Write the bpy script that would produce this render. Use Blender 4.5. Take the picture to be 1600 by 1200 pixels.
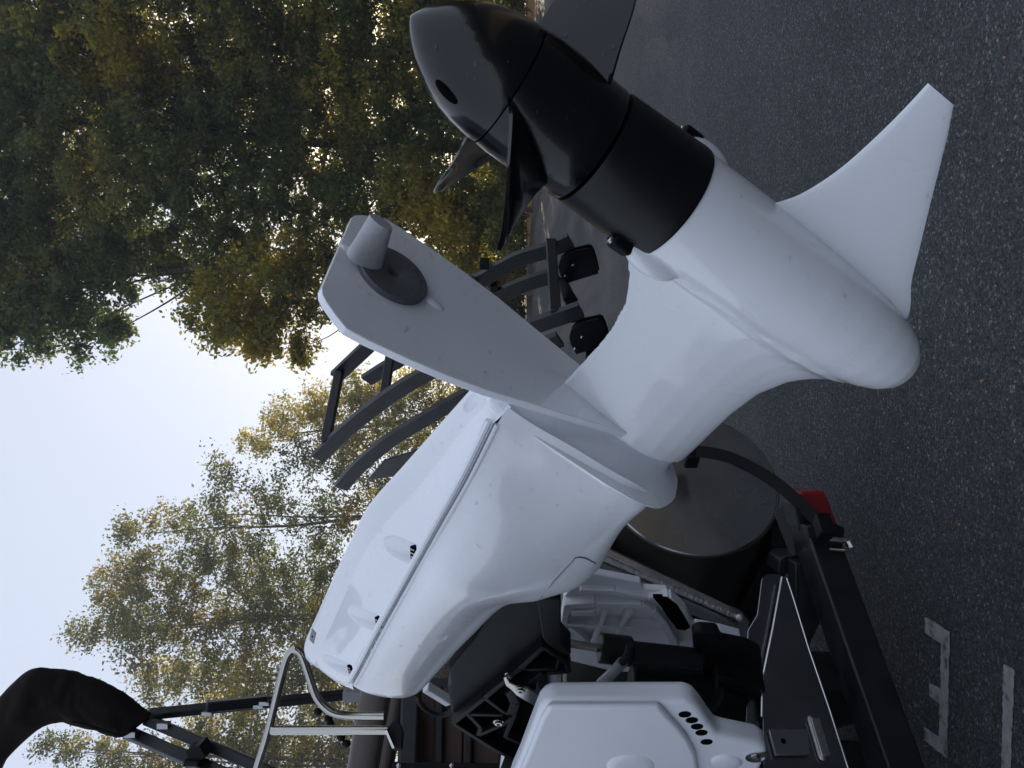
import bpy, bmesh, math, random
import numpy as np
from mathutils import Vector, Matrix, noise
from mathutils.bvhtree import BVHTree

random.seed(4)
rng = np.random.default_rng(7)
for o in list(bpy.data.objects):
    bpy.data.objects.remove(o)
SC = bpy.context.scene
COL = SC.collection

# ------------------------------------------------------------------ camera, sky, sun, exposure
FOC = 1200.0
PITCH = math.radians(0.7)
CAM = np.array([0.0, 0.0, 1.4])
FW = np.array([0, math.cos(PITCH), -math.sin(PITCH)])
RT = np.array([0, -math.sin(PITCH), -math.cos(PITCH)])      # the camera is held on its side
UP = np.array([1.0, 0, 0])
cd = bpy.data.cameras.new('camera')
cam = bpy.data.objects.new('camera', cd)
COL.objects.link(cam)
cd.sensor_width = 36.0
cd.lens = 36.0 * FOC / 1600.0
cd.clip_start = 0.05
cd.clip_end = 2000
mw = Matrix.Identity(4)
for i in range(3):
    mw[i][0] = RT[i]; mw[i][1] = UP[i]; mw[i][2] = -FW[i]; mw[i][3] = CAM[i]
cam.matrix_world = mw
SC.camera = cam

SUN_EL = math.radians(13.0)
SUN_AZ = math.radians(24.0)                                 # to the right of straight ahead, behind the big trees
world = bpy.data.worlds.new('World')
SC.world = world
world.use_nodes = True
nt = world.node_tree
sky = nt.nodes.new('ShaderNodeTexSky')
sky.sky_type = 'NISHITA'
sky.sun_disc = False
sky.sun_elevation = SUN_EL
sky.sun_rotation = SUN_AZ
sky.air_density = 1.0
sky.dust_density = 1.5
sky.ozone_density = 1.5
bg = nt.nodes['Background']
bg.inputs['Strength'].default_value = 0.12
veil = nt.nodes.new('ShaderNodeMix'); veil.data_type = 'RGBA'
veil.inputs[0].default_value = .80
nt.links.new(sky.outputs[0], veil.inputs[6]); veil.inputs[7].default_value = (3.30, 3.58, 4.30, 1)   # thin even overcast veil
nt.links.new(veil.outputs[2], bg.inputs['Color'])
sl = bpy.data.lights.new('sun', 'SUN')
sl.energy = 3.4
sl.angle = math.radians(0.5)
sl.color = (1.0, 0.86, 0.66)
sun = bpy.data.objects.new('sun', sl)
COL.objects.link(sun)
sd = Vector((math.sin(SUN_AZ) * math.cos(SUN_EL), math.cos(SUN_AZ) * math.cos(SUN_EL), math.sin(SUN_EL)))
sun.rotation_euler = (-sd).to_track_quat('-Z', 'Y').to_euler()
SC.view_settings.view_transform = 'Standard'
SC.view_settings.look = 'None'
SC.view_settings.gamma = 1.0
SC.view_settings.use_curve_mapping = False
SC.view_settings.exposure = .92

# ------------------------------------------------------------------ measuring helpers
def ray(x, y):
    return FW + RT * (x - 800) / FOC + UP * (600 - y) / FOC
def at(x, y, Y):                      # the point seen at (x, y) that stands Y metres ahead
    r = ray(x, y)
    return CAM + r * (Y / r[1])
def on_plane(x, y, p0, n):
    r = ray(x, y)
    return CAM + r * (((np.asarray(p0) - CAM) @ n) / (r @ n))
# the tilted motor's own axes: MA aft along the propeller shaft, MB across, ML down the leg
MA = np.array([.46, -.33, .825]); MA /= np.linalg.norm(MA)
MBX = np.array([.65, .755, -.04]); MBX -= MA * (MA @ MBX); MBX /= np.linalg.norm(MBX)
ML = np.cross(MBX, MA)
MO = at(1042, 313, 1.0)
def mw_(a, b, l):
    return MO + MA * a + MBX * b + ML * l
def loc(p):
    d = np.asarray(p) - MO
    return np.array([d @ MA, d @ MBX, d @ ML])
def mb_(x, y, b=0.0):                 # on the plane b metres beside the motor's middle
    return on_plane(x, y, MO + MBX * b, MBX)
def ml_(x, y, l):                     # on the plane l metres below the shaft
    return on_plane(x, y, MO + ML * l, ML)
# the boat's axes: BS towards the stern, BT across, Z up
BS = np.array([.67, -.742, 0.0]); BS /= np.linalg.norm(BS)
BT = np.array([-BS[1], BS[0], 0.0])
ZZ = np.array([0, 0, 1.0])

# ------------------------------------------------------------------ mesh building helpers
class Bag:
    def __init__(s):
        s.v = []; s.f = []
    def add(s, vs, fs):
        k = len(s.v)
        s.v += [tuple(map(float, p)) for p in vs]
        s.f += [tuple(i + k for i in f) for f in fs]
        return s
    def box(s, c, ax, ay, az):        # centre and three half-edge vectors
        c, ax, ay, az = map(np.asarray, (c, ax, ay, az))
        vs = [c + sx * ax + sy * ay + sz * az for sz in (-1, 1) for sy in (-1, 1) for sx in (-1, 1)]
        return s.add(vs, [(0, 2, 3, 1), (4, 5, 7, 6), (0, 1, 5, 4), (2, 6, 7, 3), (0, 4, 6, 2), (1, 3, 7, 5)])
    def bar(s, p, q, w, u, h=None):   # rectangular bar from p to q; w half-width along u, h half-height across
        p, q, u = map(np.asarray, (p, q, u))
        d = q - p; L = np.linalg.norm(d); d = d / L
        u = u - d * (u @ d); u = u / np.linalg.norm(u)
        v = np.cross(d, u)
        return s.box((p + q) / 2, d * L / 2, u * w, v * (h if h else w))
    def prism(s, poly, off):
        poly = [np.asarray(p) for p in poly]; off = np.asarray(off); n = len(poly)
        vs = poly + [p + off for p in poly]
        return s.add(vs, [tuple(range(n)), tuple(range(2 * n - 1, n - 1, -1))] +
                     [(i, i + n, (i + 1) % n + n, (i + 1) % n) for i in range(n)])
    def tube(s, pts, r, n=10, cap=True):
        pts = [np.asarray(p, float) for p in pts]
        m = len(pts); rs = r if hasattr(r, '__len__') else [r] * m
        ref = None; rings = []
        for i in range(m):
            t = pts[min(i + 1, m - 1)] - pts[max(i - 1, 0)]
            t = t / (np.linalg.norm(t) + 1e-9)
            if ref is None:
                ref = np.cross(t, [0.3, 0.2, 1.0]); 
            ref = ref - t * (ref @ t); ref = ref / (np.linalg.norm(ref) + 1e-9)
            b = np.cross(t, ref)
            rings.append([pts[i] + rs[i] * (math.cos(2 * math.pi * k / n) * ref + math.sin(2 * math.pi * k / n) * b) for k in range(n)])
        vs = [p for rg in rings for p in rg]
        fs = [(i * n + k, i * n + (k + 1) % n, (i + 1) * n + (k + 1) % n, (i + 1) * n + k) for i in range(m - 1) for k in range(n)]
        if cap:
            fs += [tuple(range(n - 1, -1, -1)), tuple((m - 1) * n + k for k in range(n))]
        return s.add(vs, fs)
    def lathe(s, o, ax, prof, n=48):  # prof: (distance along ax, radius)
        o = np.asarray(o); ax = np.asarray(ax) / np.linalg.norm(ax)
        u = np.cross(ax, [0.31, 0.17, 0.9]); u = u / np.linalg.norm(u); w = np.cross(ax, u)
        m = len(prof)
        vs = [o + ax * d + max(r, 1e-4) * (math.cos(2 * math.pi * k / n) * u + math.sin(2 * math.pi * k / n) * w) for d, r in prof for k in range(n)]
        fs = [(i * n + k, i * n + (k + 1) % n, (i + 1) * n + (k + 1) % n, (i + 1) * n + k) for i in range(m - 1) for k in range(n)]
        fs += [tuple(range(n - 1, -1, -1)), tuple((m - 1) * n + k for k in range(n))]
        return s.add(vs, fs)
    def grid(s, P, closed=False):
        P = np.asarray(P); m, n = P.shape[:2]
        vs = P.reshape(-1, 3)
        jn = n if closed else n - 1
        return s.add(vs, [(i * n + j, i * n + (j + 1) % n, (i + 1) * n + (j + 1) % n, (i + 1) * n + j) for i in range(m - 1) for j in range(jn)])
    def blob(s, c, ax, ay, az, nu=12, nv=8):
        c, ax, ay, az = map(np.asarray, (c, ax, ay, az))
        P = [[c + ax * math.sin(math.pi * (i + .02) / (nv + .04)) * math.cos(2 * math.pi * j / nu) +
              ay * math.sin(math.pi * (i + .02) / (nv + .04)) * math.sin(2 * math.pi * j / nu) + az * math.cos(math.pi * (i + .02) / (nv + .04))
              for j in range(nu)] for i in range(nv + 1)]
        return s.grid(P, True)

def spline(pts, k=6):
    P = np.asarray(pts, float)
    E = np.concatenate([[2 * P[0] - P[1]], P, [2 * P[-1] - P[-2]]])
    out = []
    for i in range(len(P) - 1):
        p0, p1, p2, p3 = E[i:i + 4]
        for j in range(k):
            t = j / k
            out.append(.5 * (2 * p1 + (p2 - p0) * t + (2 * p0 - 5 * p1 + 4 * p2 - p3) * t * t + (3 * p1 - p0 - 3 * p2 + p3) * t ** 3))
    out.append(P[-1])
    return np.array(out)
def patch(P, ku, kv):                 # smooth surface through a net of points
    P = spline(P, ku)
    return np.swapaxes(spline(np.swapaxes(P, 0, 1), kv), 0, 1)

def origin_of(o):
    while o.parent:
        o = o.parent
    return np.array(o.location)
def obj(name, bag, mat, parent=None, base=None, smooth=None, bevel=0, seg=2, angle=35, sub=0, wn=False):
    v = np.array(bag.v)
    org = origin_of(parent) if parent else (np.asarray(base) if base is not None else np.array([v[:, 0].mean(), v[:, 1].mean(), v[:, 2].min()]))
    me = bpy.data.meshes.new(name)
    me.from_pydata((v - org).tolist(), [], bag.f)
    bm = bmesh.new(); bm.from_mesh(me)
    bmesh.ops.recalc_face_normals(bm, faces=bm.faces)
    bm.to_mesh(me); bm.free()
    o = bpy.data.objects.new(name, me)
    COL.objects.link(o)
    if parent:
        o.parent = parent
    else:
        o.location = org
    me.materials.append(mat)
    if bevel:
        m = o.modifiers.new('bevel', 'BEVEL'); m.width = bevel; m.segments = seg; m.limit_method = 'ANGLE'; m.angle_limit = math.radians(30)
        m.harden_normals = False
    if sub:
        m = o.modifiers.new('sub', 'SUBSURF'); m.levels = sub; m.render_levels = sub
    if smooth is not False:
        me.shade_smooth()
        try:
            me.set_sharp_from_angle(angle=math.radians(angle))
        except Exception:
            pass
    return o
def tag(o, label, cat, group=None, kind=None):
    o['label'] = label; o['category'] = cat
    if group: o['group'] = group
    if kind: o['kind'] = kind
    return o
def thing(name, label, cat, base, group=None):
    o = bpy.data.objects.new(name, None)
    o.empty_display_size = .1
    COL.objects.link(o)
    o.location = base
    return tag(o, label, cat, group)
def bvh(*objs):
    vs, fs = [], []
    dg = bpy.context.evaluated_depsgraph_get()
    for o in objs:
        me = o.evaluated_get(dg).to_mesh()
        k = len(vs); og = origin_of(o)
        vs += [Vector(v.co) + Vector(og) for v in me.vertices]
        fs += [tuple(i + k for i in p.vertices) for p in me.polygons]
    return BVHTree.FromPolygons(vs, fs)
def hit(tree, x, y):
    for k in range(0, 40):            # the nearest point of the surface when (x, y) falls just past its edge
        a = k * 2.4
        h = hit1(tree, x + .7 * k ** .8 * math.cos(a), y + .7 * k ** .8 * math.sin(a))
        if h[0] is not None: return h
    return None, None
def hit1(tree, x, y):
    r = Vector(ray(x, y)).normalized()
    h = tree.ray_cast(Vector(CAM), r)
    if h[0] is None:
        return None, None
    n = h[1]
    if n.dot(r) > 0: n = -n
    return np.array(h[0]), np.array(n)

# ------------------------------------------------------------------ materials
def mat(name, col, rough=.5, metal=0.0, coat=0.0, coat_rough=.05, spec=.5, noise_amt=0.0, noise_scale=20, bump=0.0, bump_scale=200, rough_var=0.0, aniso=0):
    m = bpy.data.materials.new(name); m.use_nodes = True
    t = m.node_tree; b = t.nodes['Principled BSDF']
    b.inputs['Base Color'].default_value = (*col, 1)
    b.inputs['Roughness'].default_value = rough
    b.inputs['Metallic'].default_value = metal
    b.inputs['Coat Weight'].default_value = coat
    b.inputs['Coat Roughness'].default_value = coat_rough
    b.inputs['Specular IOR Level'].default_value = spec
    tc = t.nodes.new('ShaderNodeTexCoord')
    if noise_amt or rough_var:
        n = t.nodes.new('ShaderNodeTexNoise'); n.inputs['Scale'].default_value = noise_scale; n.inputs['Detail'].default_value = 6
        t.links.new(tc.outputs['Object'], n.inputs['Vector'])
        if noise_amt:
            mx = t.nodes.new('ShaderNodeMix'); mx.data_type = 'RGBA'
            mx.inputs[6].default_value = (*[c * (1 - noise_amt) for c in col], 1)
            mx.inputs[7].default_value = (*[min(1, c * (1 + noise_amt)) for c in col], 1)
            t.links.new(n.outputs['Fac'], mx.inputs[0]); t.links.new(mx.outputs[2], b.inputs['Base Color'])
        if rough_var:
            mr = t.nodes.new('ShaderNodeMapRange')
            mr.inputs[3].default_value = max(0, rough - rough_var); mr.inputs[4].default_value = rough + rough_var
            mr.inputs[1].default_value = .3; mr.inputs[2].default_value = .7
            t.links.new(n.outputs['Fac'], mr.inputs[0]); t.links.new(mr.outputs[0], b.inputs['Roughness'])
    if bump:
        n2 = t.nodes.new('ShaderNodeTexNoise'); n2.inputs['Scale'].default_value = bump_scale; n2.inputs['Detail'].default_value = 4
        t.links.new(tc.outputs['Object'], n2.inputs['Vector'])
        bp = t.nodes.new('ShaderNodeBump'); bp.inputs['Strength'].default_value = bump; bp.inputs['Distance'].default_value = .002
        t.links.new(n2.outputs['Fac'], bp.inputs['Height']); t.links.new(bp.outputs[0], b.inputs['Normal'])
    return m

M = {}
M['white'] = mat('white_paint', (.835, .865, .91), .30, coat=1.0, coat_rough=.05, noise_amt=.025, noise_scale=9, rough_var=.08, bump=.035, bump_scale=55)
M['white_cast'] = mat('white_cast', (.72, .75, .80), .42, coat=.2, coat_rough=.2, noise_amt=.03, noise_scale=15, bump=.05, bump_scale=400)
M['black_satin'] = mat('black_satin', (.0035, .0037, .0045), .36, spec=.35, noise_amt=.15, noise_scale=12, rough_var=.06)
M['black_gloss'] = mat('black_gloss', (.0025, .0028, .0040), .22, spec=.3, coat=.4, coat_rough=.08, rough_var=.05, noise_scale=8)
M['black_cast'] = mat('black_cast', (.0045, .0052, .0065), .48, spec=.16, noise_amt=.25, noise_scale=30, bump=.1, bump_scale=500)
M['black_rubber'] = mat('black_rubber', (.006, .006, .007), .7, spec=.3, noise_amt=.2, noise_scale=40, bump=.15, bump_scale=300)
M['black_rail'] = mat('black_rail', (.0095, .011, .0135), .40, spec=.45, noise_amt=.2, noise_scale=14, rough_var=.08)
M['zinc'] = mat('zinc', (.15, .155, .17), .55, metal=.55, noise_amt=.3, noise_scale=120, bump=.35, bump_scale=500)
M['zinc_lit'] = mat('zinc_lit', (.46, .47, .50), .5, metal=.4, noise_amt=.2, noise_scale=160, bump=.3, bump_scale=600)  # paler zinc for the fin: the light on it put into the colour
M['alu'] = mat('brushed_aluminium', (.36, .365, .375), .27, metal=1.0, noise_amt=.1, noise_scale=5, rough_var=.06, bump=.02, bump_scale=300)
M['alu_bright'] = mat('polished_aluminium', (.55, .55, .55), .2, metal=1.0, noise_amt=.12, noise_scale=14, rough_var=.08)
M['alu_dark'] = mat('dark_polished_aluminium', (.22, .22, .23), .22, metal=1.0, noise_amt=.2, noise_scale=10, rough_var=.08)
M['steel'] = mat('stainless_steel', (.46, .44, .41), .11, metal=1.0, rough_var=.04, noise_scale=30)
M['weld'] = mat('weld_bead', (.36, .355, .35), .42, metal=1.0, noise_amt=.2, noise_scale=80, bump=.3, bump_scale=250)
M['tube_alu'] = mat('oxidised_aluminium', (.055, .052, .048), .38, metal=.7, noise_amt=.3, noise_scale=6, rough_var=.1)
M['canvas'] = mat('brown_canvas', (.017, .0125, .012), .85, spec=.2, noise_amt=.18, noise_scale=12, bump=.4, bump_scale=900)
M['leather'] = mat('brown_vinyl', (.060, .047, .040), .42, noise_amt=.1, noise_scale=40, bump=.3, bump_scale=300)
M['thread'] = mat('seam_dark', (.015, .012, .010), .8)
M['wood'] = mat('brown_panel', (.055, .026, .017), .5, noise_amt=.3, noise_scale=25)
M['pane_black'] = mat('dark_hole', (.002, .002, .0025), .8, spec=.03)
M['seam_grey'] = mat('seam_grey', (.34, .36, .40), .5)
M['grey_plastic'] = mat('grey_plastic', (.20, .21, .23), .4)
M['trailer'] = mat('trailer_black', (.0060, .0068, .0085), .42, spec=.35, noise_amt=.35, noise_scale=18, rough_var=.1, bump=.06, bump_scale=120)
M['webbing'] = mat('webbing', (.005, .005, .006), .75, spec=.2, bump=.5, bump_scale=700)
M['red_lens'] = mat('red_lens', (.22, .008, .010), .2, coat=.5, noise_amt=.25, noise_scale=60)
M['bark'] = mat('bark', (.075, .062, .048), .9, noise_amt=.5, noise_scale=6, bump=.6, bump_scale=30)

def water_mat():
    m = bpy.data.materials.new('water_drop'); m.use_nodes = True
    t = m.node_tree; N = t.nodes
    for n in list(N): N.remove(n)
    out = N.new('ShaderNodeOutputMaterial'); mx = N.new('ShaderNodeMixShader')
    tr = N.new('ShaderNodeBsdfTransparent'); tr.inputs[0].default_value = (.99, .99, 1.0, 1)
    gl = N.new('ShaderNodeBsdfGlossy'); gl.inputs['Roughness'].default_value = .03
    lw = N.new('ShaderNodeLayerWeight'); lw.inputs['Blend'].default_value = .22
    t.links.new(lw.outputs['Fresnel'], mx.inputs[0]); t.links.new(tr.outputs[0], mx.inputs[1]); t.links.new(gl.outputs[0], mx.inputs[2])
    t.links.new(mx.outputs[0], out.inputs['Surface'])
    return m
M['water'] = water_mat()

def asphalt():
    m = bpy.data.materials.new('asphalt'); m.use_nodes = True
    t = m.node_tree; N = t.nodes; Lk = t.links; b = N['Principled BSDF']
    geo = N.new('ShaderNodeNewGeometry')
    v1 = N.new('ShaderNodeTexVoronoi'); v1.inputs['Scale'].default_value = 140
    v2 = N.new('ShaderNodeTexVoronoi'); v2.inputs['Scale'].default_value = 190
    n1 = N.new('ShaderNodeTexNoise'); n1.inputs['Scale'].default_value = .55; n1.inputs['Detail'].default_value = 7; n1.inputs['Roughness'].default_value = .6
    n2 = N.new('ShaderNodeTexNoise'); n2.inputs['Scale'].default_value = 14; n2.inputs['Detail'].default_value = 5
    for n in (v1, v2, n1, n2): Lk.new(geo.outputs['Position'], n.inputs['Vector'])
    sep = N.new('ShaderNodeSeparateColor'); Lk.new(v1.outputs['Color'], sep.inputs[0])
    r = N.new('ShaderNodeValToRGB'); Lk.new(sep.outputs[0], r.inputs[0])
    e = r.color_ramp; e.elements[0].color = (.029, .032, .036, 1); e.elements[1].color = (.19, .19, .19, 1)
    e.elements.new(.45).color = (.045, .049, .055, 1); e.elements.new(.84).color = (.066, .070, .076, 1); e.elements.new(.96).color = (.108, .110, .112, 1)
    sep2 = N.new('ShaderNodeSeparateColor'); Lk.new(v2.outputs['Color'], sep2.inputs[0])
    r2 = N.new('ShaderNodeValToRGB'); Lk.new(sep2.outputs[1], r2.inputs[0])
    r2.color_ramp.elements[0].color = (.55, .55, .55, 1); r2.color_ramp.elements[1].color = (1.5, 1.5, 1.5, 1)
    mul = N.new('ShaderNodeMix'); mul.data_type = 'RGBA'; mul.blend_type = 'MULTIPLY'; mul.inputs[0].default_value = .8
    Lk.new(r.outputs[0], mul.inputs[6]); Lk.new(r2.outputs[0], mul.inputs[7])
    # large worn areas and wheel tracks of the lot
    r3 = N.new('ShaderNodeValToRGB'); Lk.new(n1.outputs['Fac'], r3.inputs[0])
    r3.color_ramp.elements[0].position = .3; r3.color_ramp.elements[0].color = (.70, .70, .72, 1)
    r3.color_ramp.elements[1].position = .72; r3.color_ramp.elements[1].color = (1.34, 1.32, 1.30, 1)
    mul2 = N.new('ShaderNodeMix'); mul2.data_type = 'RGBA'; mul2.blend_type = 'MULTIPLY'; mul2.inputs[0].default_value = 1
    Lk.new(mul.outputs[2], mul2.inputs[6]); Lk.new(r3.outputs[0], mul2.inputs[7])
    # long brown streaks running away across the lot
    mp = N.new('ShaderNodeMapping'); mp.inputs['Rotation'].default_value = (0, 0, math.radians(62)); mp.inputs['Scale'].default_value = (.55, .018, 1)
    Lk.new(geo.outputs['Position'], mp.inputs['Vector'])
    n3 = N.new('ShaderNodeTexNoise'); n3.inputs['Scale'].default_value = 1.3; n3.inputs['Detail'].default_value = 3; Lk.new(mp.outputs[0], n3.inputs['Vector'])
    r4 = N.new('ShaderNodeValToRGB'); Lk.new(n3.outputs['Fac'], r4.inputs[0])
    r4.color_ramp.elements[0].position = .47; r4.color_ramp.elements[0].color = (0, 0, 0, 1)
    r4.color_ramp.elements[1].position = .60; r4.color_ramp.elements[1].color = (1, 1, 1, 1)
    sp = N.new('ShaderNodeSeparateXYZ'); Lk.new(geo.outputs['Position'], sp.inputs[0])
    far = N.new('ShaderNodeMapRange'); far.inputs[1].default_value = 7; far.inputs[2].default_value = 13; Lk.new(sp.outputs[1], far.inputs[0])
    mm = N.new('ShaderNodeMath'); mm.operation = 'MULTIPLY'; Lk.new(r4.outputs[0], mm.inputs[0]); Lk.new(far.outputs[0], mm.inputs[1])
    mm2 = N.new('ShaderNodeMath'); mm2.operation = 'MULTIPLY'; Lk.new(mm.outputs[0], mm2.inputs[0]); mm2.inputs[1].default_value = .7
    mx = N.new('ShaderNodeMix'); mx.data_type = 'RGBA'; Lk.new(mm2.outputs[0], mx.inputs[0])
    Lk.new(mul2.outputs[2], mx.inputs[6]); mx.inputs[7].default_value = (.15, .125, .105, 1)
    Lk.new(mx.outputs[2], b.inputs['Base Color'])
    b.inputs['Roughness'].default_value = .88; b.inputs['Specular IOR Level'].default_value = .3
    add = N.new('ShaderNodeMath'); add.operation = 'MULTIPLY_ADD'; Lk.new(v1.outputs['Distance'], add.inputs[0]); add.inputs[1].default_value = -1.0; Lk.new(n2.outputs['Fac'], add.inputs[2])
    bp = N.new('ShaderNodeBump'); bp.inputs['Strength'].default_value = .8; bp.inputs['Distance'].default_value = .006
    Lk.new(add.outputs[0], bp.inputs['Height']); Lk.new(bp.outputs[0], b.inputs['Normal'])
    return m
M['asphalt'] = asphalt()

def road_paint():
    m = bpy.data.materials.new('road_paint'); m.use_nodes = True
    t = m.node_tree; N = t.nodes; Lk = t.links; b = N['Principled BSDF']
    geo = N.new('ShaderNodeNewGeometry')
    v = N.new('ShaderNodeTexVoronoi'); v.inputs['Scale'].default_value = 70
    n = N.new('ShaderNodeTexNoise'); n.inputs['Scale'].default_value = 26; n.inputs['Detail'].default_value = 7
    for q in (v, n): Lk.new(geo.outputs['Position'], q.inputs['Vector'])
    r = N.new('ShaderNodeValToRGB'); Lk.new(n.outputs['Fac'], r.inputs[0])
    r.color_ramp.elements[0].position = .33; r.color_ramp.elements[0].color = (.09, .09, .09, 1)
    r.color_ramp.elements[1].position = .45; r.color_ramp.elements[1].color = (.28, .29, .29, 1)
    r.color_ramp.elements.new(.7).color = (.36, .36, .355, 1)
    Lk.new(r.outputs[0], b.inputs['Base Color']); b.inputs['Roughness'].default_value = .7
    bp = N.new('ShaderNodeBump'); bp.inputs['Strength'].default_value = .5; bp.inputs['Distance'].default_value = .004
    Lk.new(v.outputs['Distance'], bp.inputs['Height']); Lk.new(bp.outputs[0], b.inputs['Normal'])
    return m
M['road_paint'] = road_paint()
M['verge'] = mat('leafy_earth', (.36, .20, .085), .9, noise_amt=.6, noise_scale=3, bump=.8, bump_scale=20)

def leaf_mat(name, greens, golds, gold_pos, trans=.5):
    m = bpy.data.materials.new(name); m.use_nodes = True
    t = m.node_tree; N = t.nodes; Lk = t.links
    for n in list(N): N.remove(n)
    out = N.new('ShaderNodeOutputMaterial')
    geo = N.new('ShaderNodeNewGeometry')
    nz = N.new('ShaderNodeTexNoise'); nz.inputs['Scale'].default_value = .22; nz.inputs['Detail'].default_value = 3
    Lk.new(geo.outputs['Position'], nz.inputs['Vector'])
    ma = N.new('ShaderNodeMath'); ma.operation = 'MULTIPLY_ADD'; ma.inputs[1].default_value = .42
    Lk.new(geo.outputs['Random Per Island'], ma.inputs[0])
    sc = N.new('ShaderNodeMath'); sc.operation = 'MULTIPLY_ADD'; sc.inputs[1].default_value = 1.5; sc.inputs[2].default_value = -.46
    Lk.new(nz.outputs['Fac'], sc.inputs[0]); Lk.new(sc.outputs[0], ma.inputs[2])
    r = N.new('ShaderNodeValToRGB'); Lk.new(ma.outputs[0], r.inputs[0])
    e = r.color_ramp
    e.elements[0].position = 0; e.elements[0].color = (*greens[0], 1)
    e.elements[1].position = 1; e.elements[1].color = (*golds[1], 1)
    e.elements.new(gold_pos * .7).color = (*greens[1], 1)
    e.elements.new(gold_pos).color = (*golds[0], 1)
    d = N.new('ShaderNodeBsdfPrincipled'); d.inputs['Roughness'].default_value = .5; d.inputs['Specular IOR Level'].default_value = .35
    tr = N.new('ShaderNodeBsdfTranslucent')
    Lk.new(r.outputs[0], d.inputs['Base Color'])
    hs = N.new('ShaderNodeHueSaturation'); hs.inputs['Value'].default_value = 1.5; hs.inputs['Saturation'].default_value = 1.1
    Lk.new(r.outputs[0], hs.inputs['Color']); Lk.new(hs.outputs[0], tr.inputs['Color'])
    mx = N.new('ShaderNodeMixShader'); mx.inputs[0].default_value = trans
    Lk.new(d.outputs[0], mx.inputs[1]); Lk.new(tr.outputs[0], mx.inputs[2]); Lk.new(mx.outputs[0], out.inputs['Surface'])
    return m
M['leaf_dark'] = leaf_mat('leaf_dark', ((.074, .104, .046), (.105, .138, .050)), ((.18, .17, .045), (.36, .28, .05)), .74, .55)
M['leaf_gold'] = leaf_mat('leaf_gold', ((.085, .108, .036), (.135, .145, .040)), ((.28, .235, .042), (.46, .35, .052)), .58, .55)
M['leaf_pale'] = leaf_mat('leaf_pale', ((.048, .066, .028), (.076, .096, .034)), ((.15, .140, .036), (.26, .19, .036)), .64, .55)
M['litter'] = mat('fallen_leaf', (.34, .20, .06), .8, noise_amt=.5, noise_scale=5)

# ------------------------------------------------------------------ the ground
gb = Bag().add([(-500, -300, 0), (500, -300, 0), (500, 900, 0), (-500, 900, 0)], [(0, 1, 2, 3)])
g = obj('parking_lot', gb, M['asphalt'], base=(0, 0, 0)); g['kind'] = 'structure'
edge = [(60, 20), (30, 26), (12, 33), (8.5, 36), (6.5, 41), (4, 50), (-2, 60), (-20, 70), (-80, 84), (-240, 90)]
vb = Bag().add([(x, y, .03) for x, y in edge] + [(-240, 500, .03), (240, 500, .03), (240, 20, .03)], [tuple(range(len(edge) + 3))])
vb.add([(x, y, .03) for x, y in edge] + [(x, y, -.02) for x, y in edge], [(i, i + 1, i + 1 + len(edge), i + len(edge)) for i in range(len(edge) - 1)])
g = obj('verge', vb, M['verge'], base=(0, 0, 0), smooth=False); g['kind'] = 'structure'
sb_ = Bag().add([(4.3, -9, .012), (9.5, -9, .012), (9.5, 3.6, .012), (4.3, 4.6, .012)], [(0, 1, 2, 3)])
g = obj('unseen_dry_grass', sb_, mat('unseen_dry_grass', (.30, .20, .09), .9, noise_amt=.5, noise_scale=5, bump=.8, bump_scale=60), base=(0, 0, 0), smooth=False); g['kind'] = 'structure'  # strip out of view, added for its warm reflection in the tube end
def ground_poly(px, z=.004):
    return [CAM + ray(x, y) * ((z - CAM[2]) / ray(x, y)[2]) for x, y in px]
def ragged(px):                      # worn, slightly uneven paint edges
    out = []
    n = len(px)
    for i in range(n):
        p, q = np.array(px[i], float), np.array(px[(i + 1) % n], float)
        L = np.linalg.norm(q - p); k = max(1, int(L / 5)); nn = np.array([-(q - p)[1], (q - p)[0]]) / L
        for j in range(k):
            out.append(p + (q - p) * j / k + nn * (random.uniform(-.9, .9) if j else 0))
    return out
eb = Bag(); poly = ground_poly(ragged([(1445, 964), (1484, 987), (1482, 1085), (1480, 1185), (1445, 1157), (1444, 1136), (1467, 1151), (1468, 1101), (1452, 1086), (1452, 1067), (1469, 1076), (1469.5, 1005), (1445, 988)]))
eb.add(poly, [tuple(range(len(poly)))])
tag(obj('painted_letter', eb, M['road_paint'], smooth=False), 'worn white painted letter E on the asphalt beside the trailer beam', 'road marking', kind='thing')
lb = Bag(); poly = ground_poly(ragged([(1568, 1038), (1585, 1047), (1582, 1120), (1579, 1200), (1577, 1260), (1561, 1250), (1564, 1200), (1566, 1120)]))
lb.add(poly, [tuple(range(len(poly)))])
tag(obj('painted_line', lb, M['road_paint'], smooth=False), 'straight worn white painted stroke on the asphalt at the picture edge', 'road marking', kind='thing')
ltb = Bag()
for i in range(2600):
    y = random.uniform(17, 46); x = random.uniform(-14, 34)
    if random.random() > ((y - 15) / 30) ** 1.6: continue
    s = random.uniform(.03, .08); a = random.uniform(0, 6.28)
    c, sn = math.cos(a) * s, math.sin(a) * s
    z = .012 if not (x > 6 and y > 34) else .045
    ltb.add([(x + c, y + sn, z), (x - sn, y + c, z + random.uniform(0, .03)), (x - c, y - sn, z), (x + sn, y - c, z + random.uniform(0, .03))], [(0, 1, 2, 3)])
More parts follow.
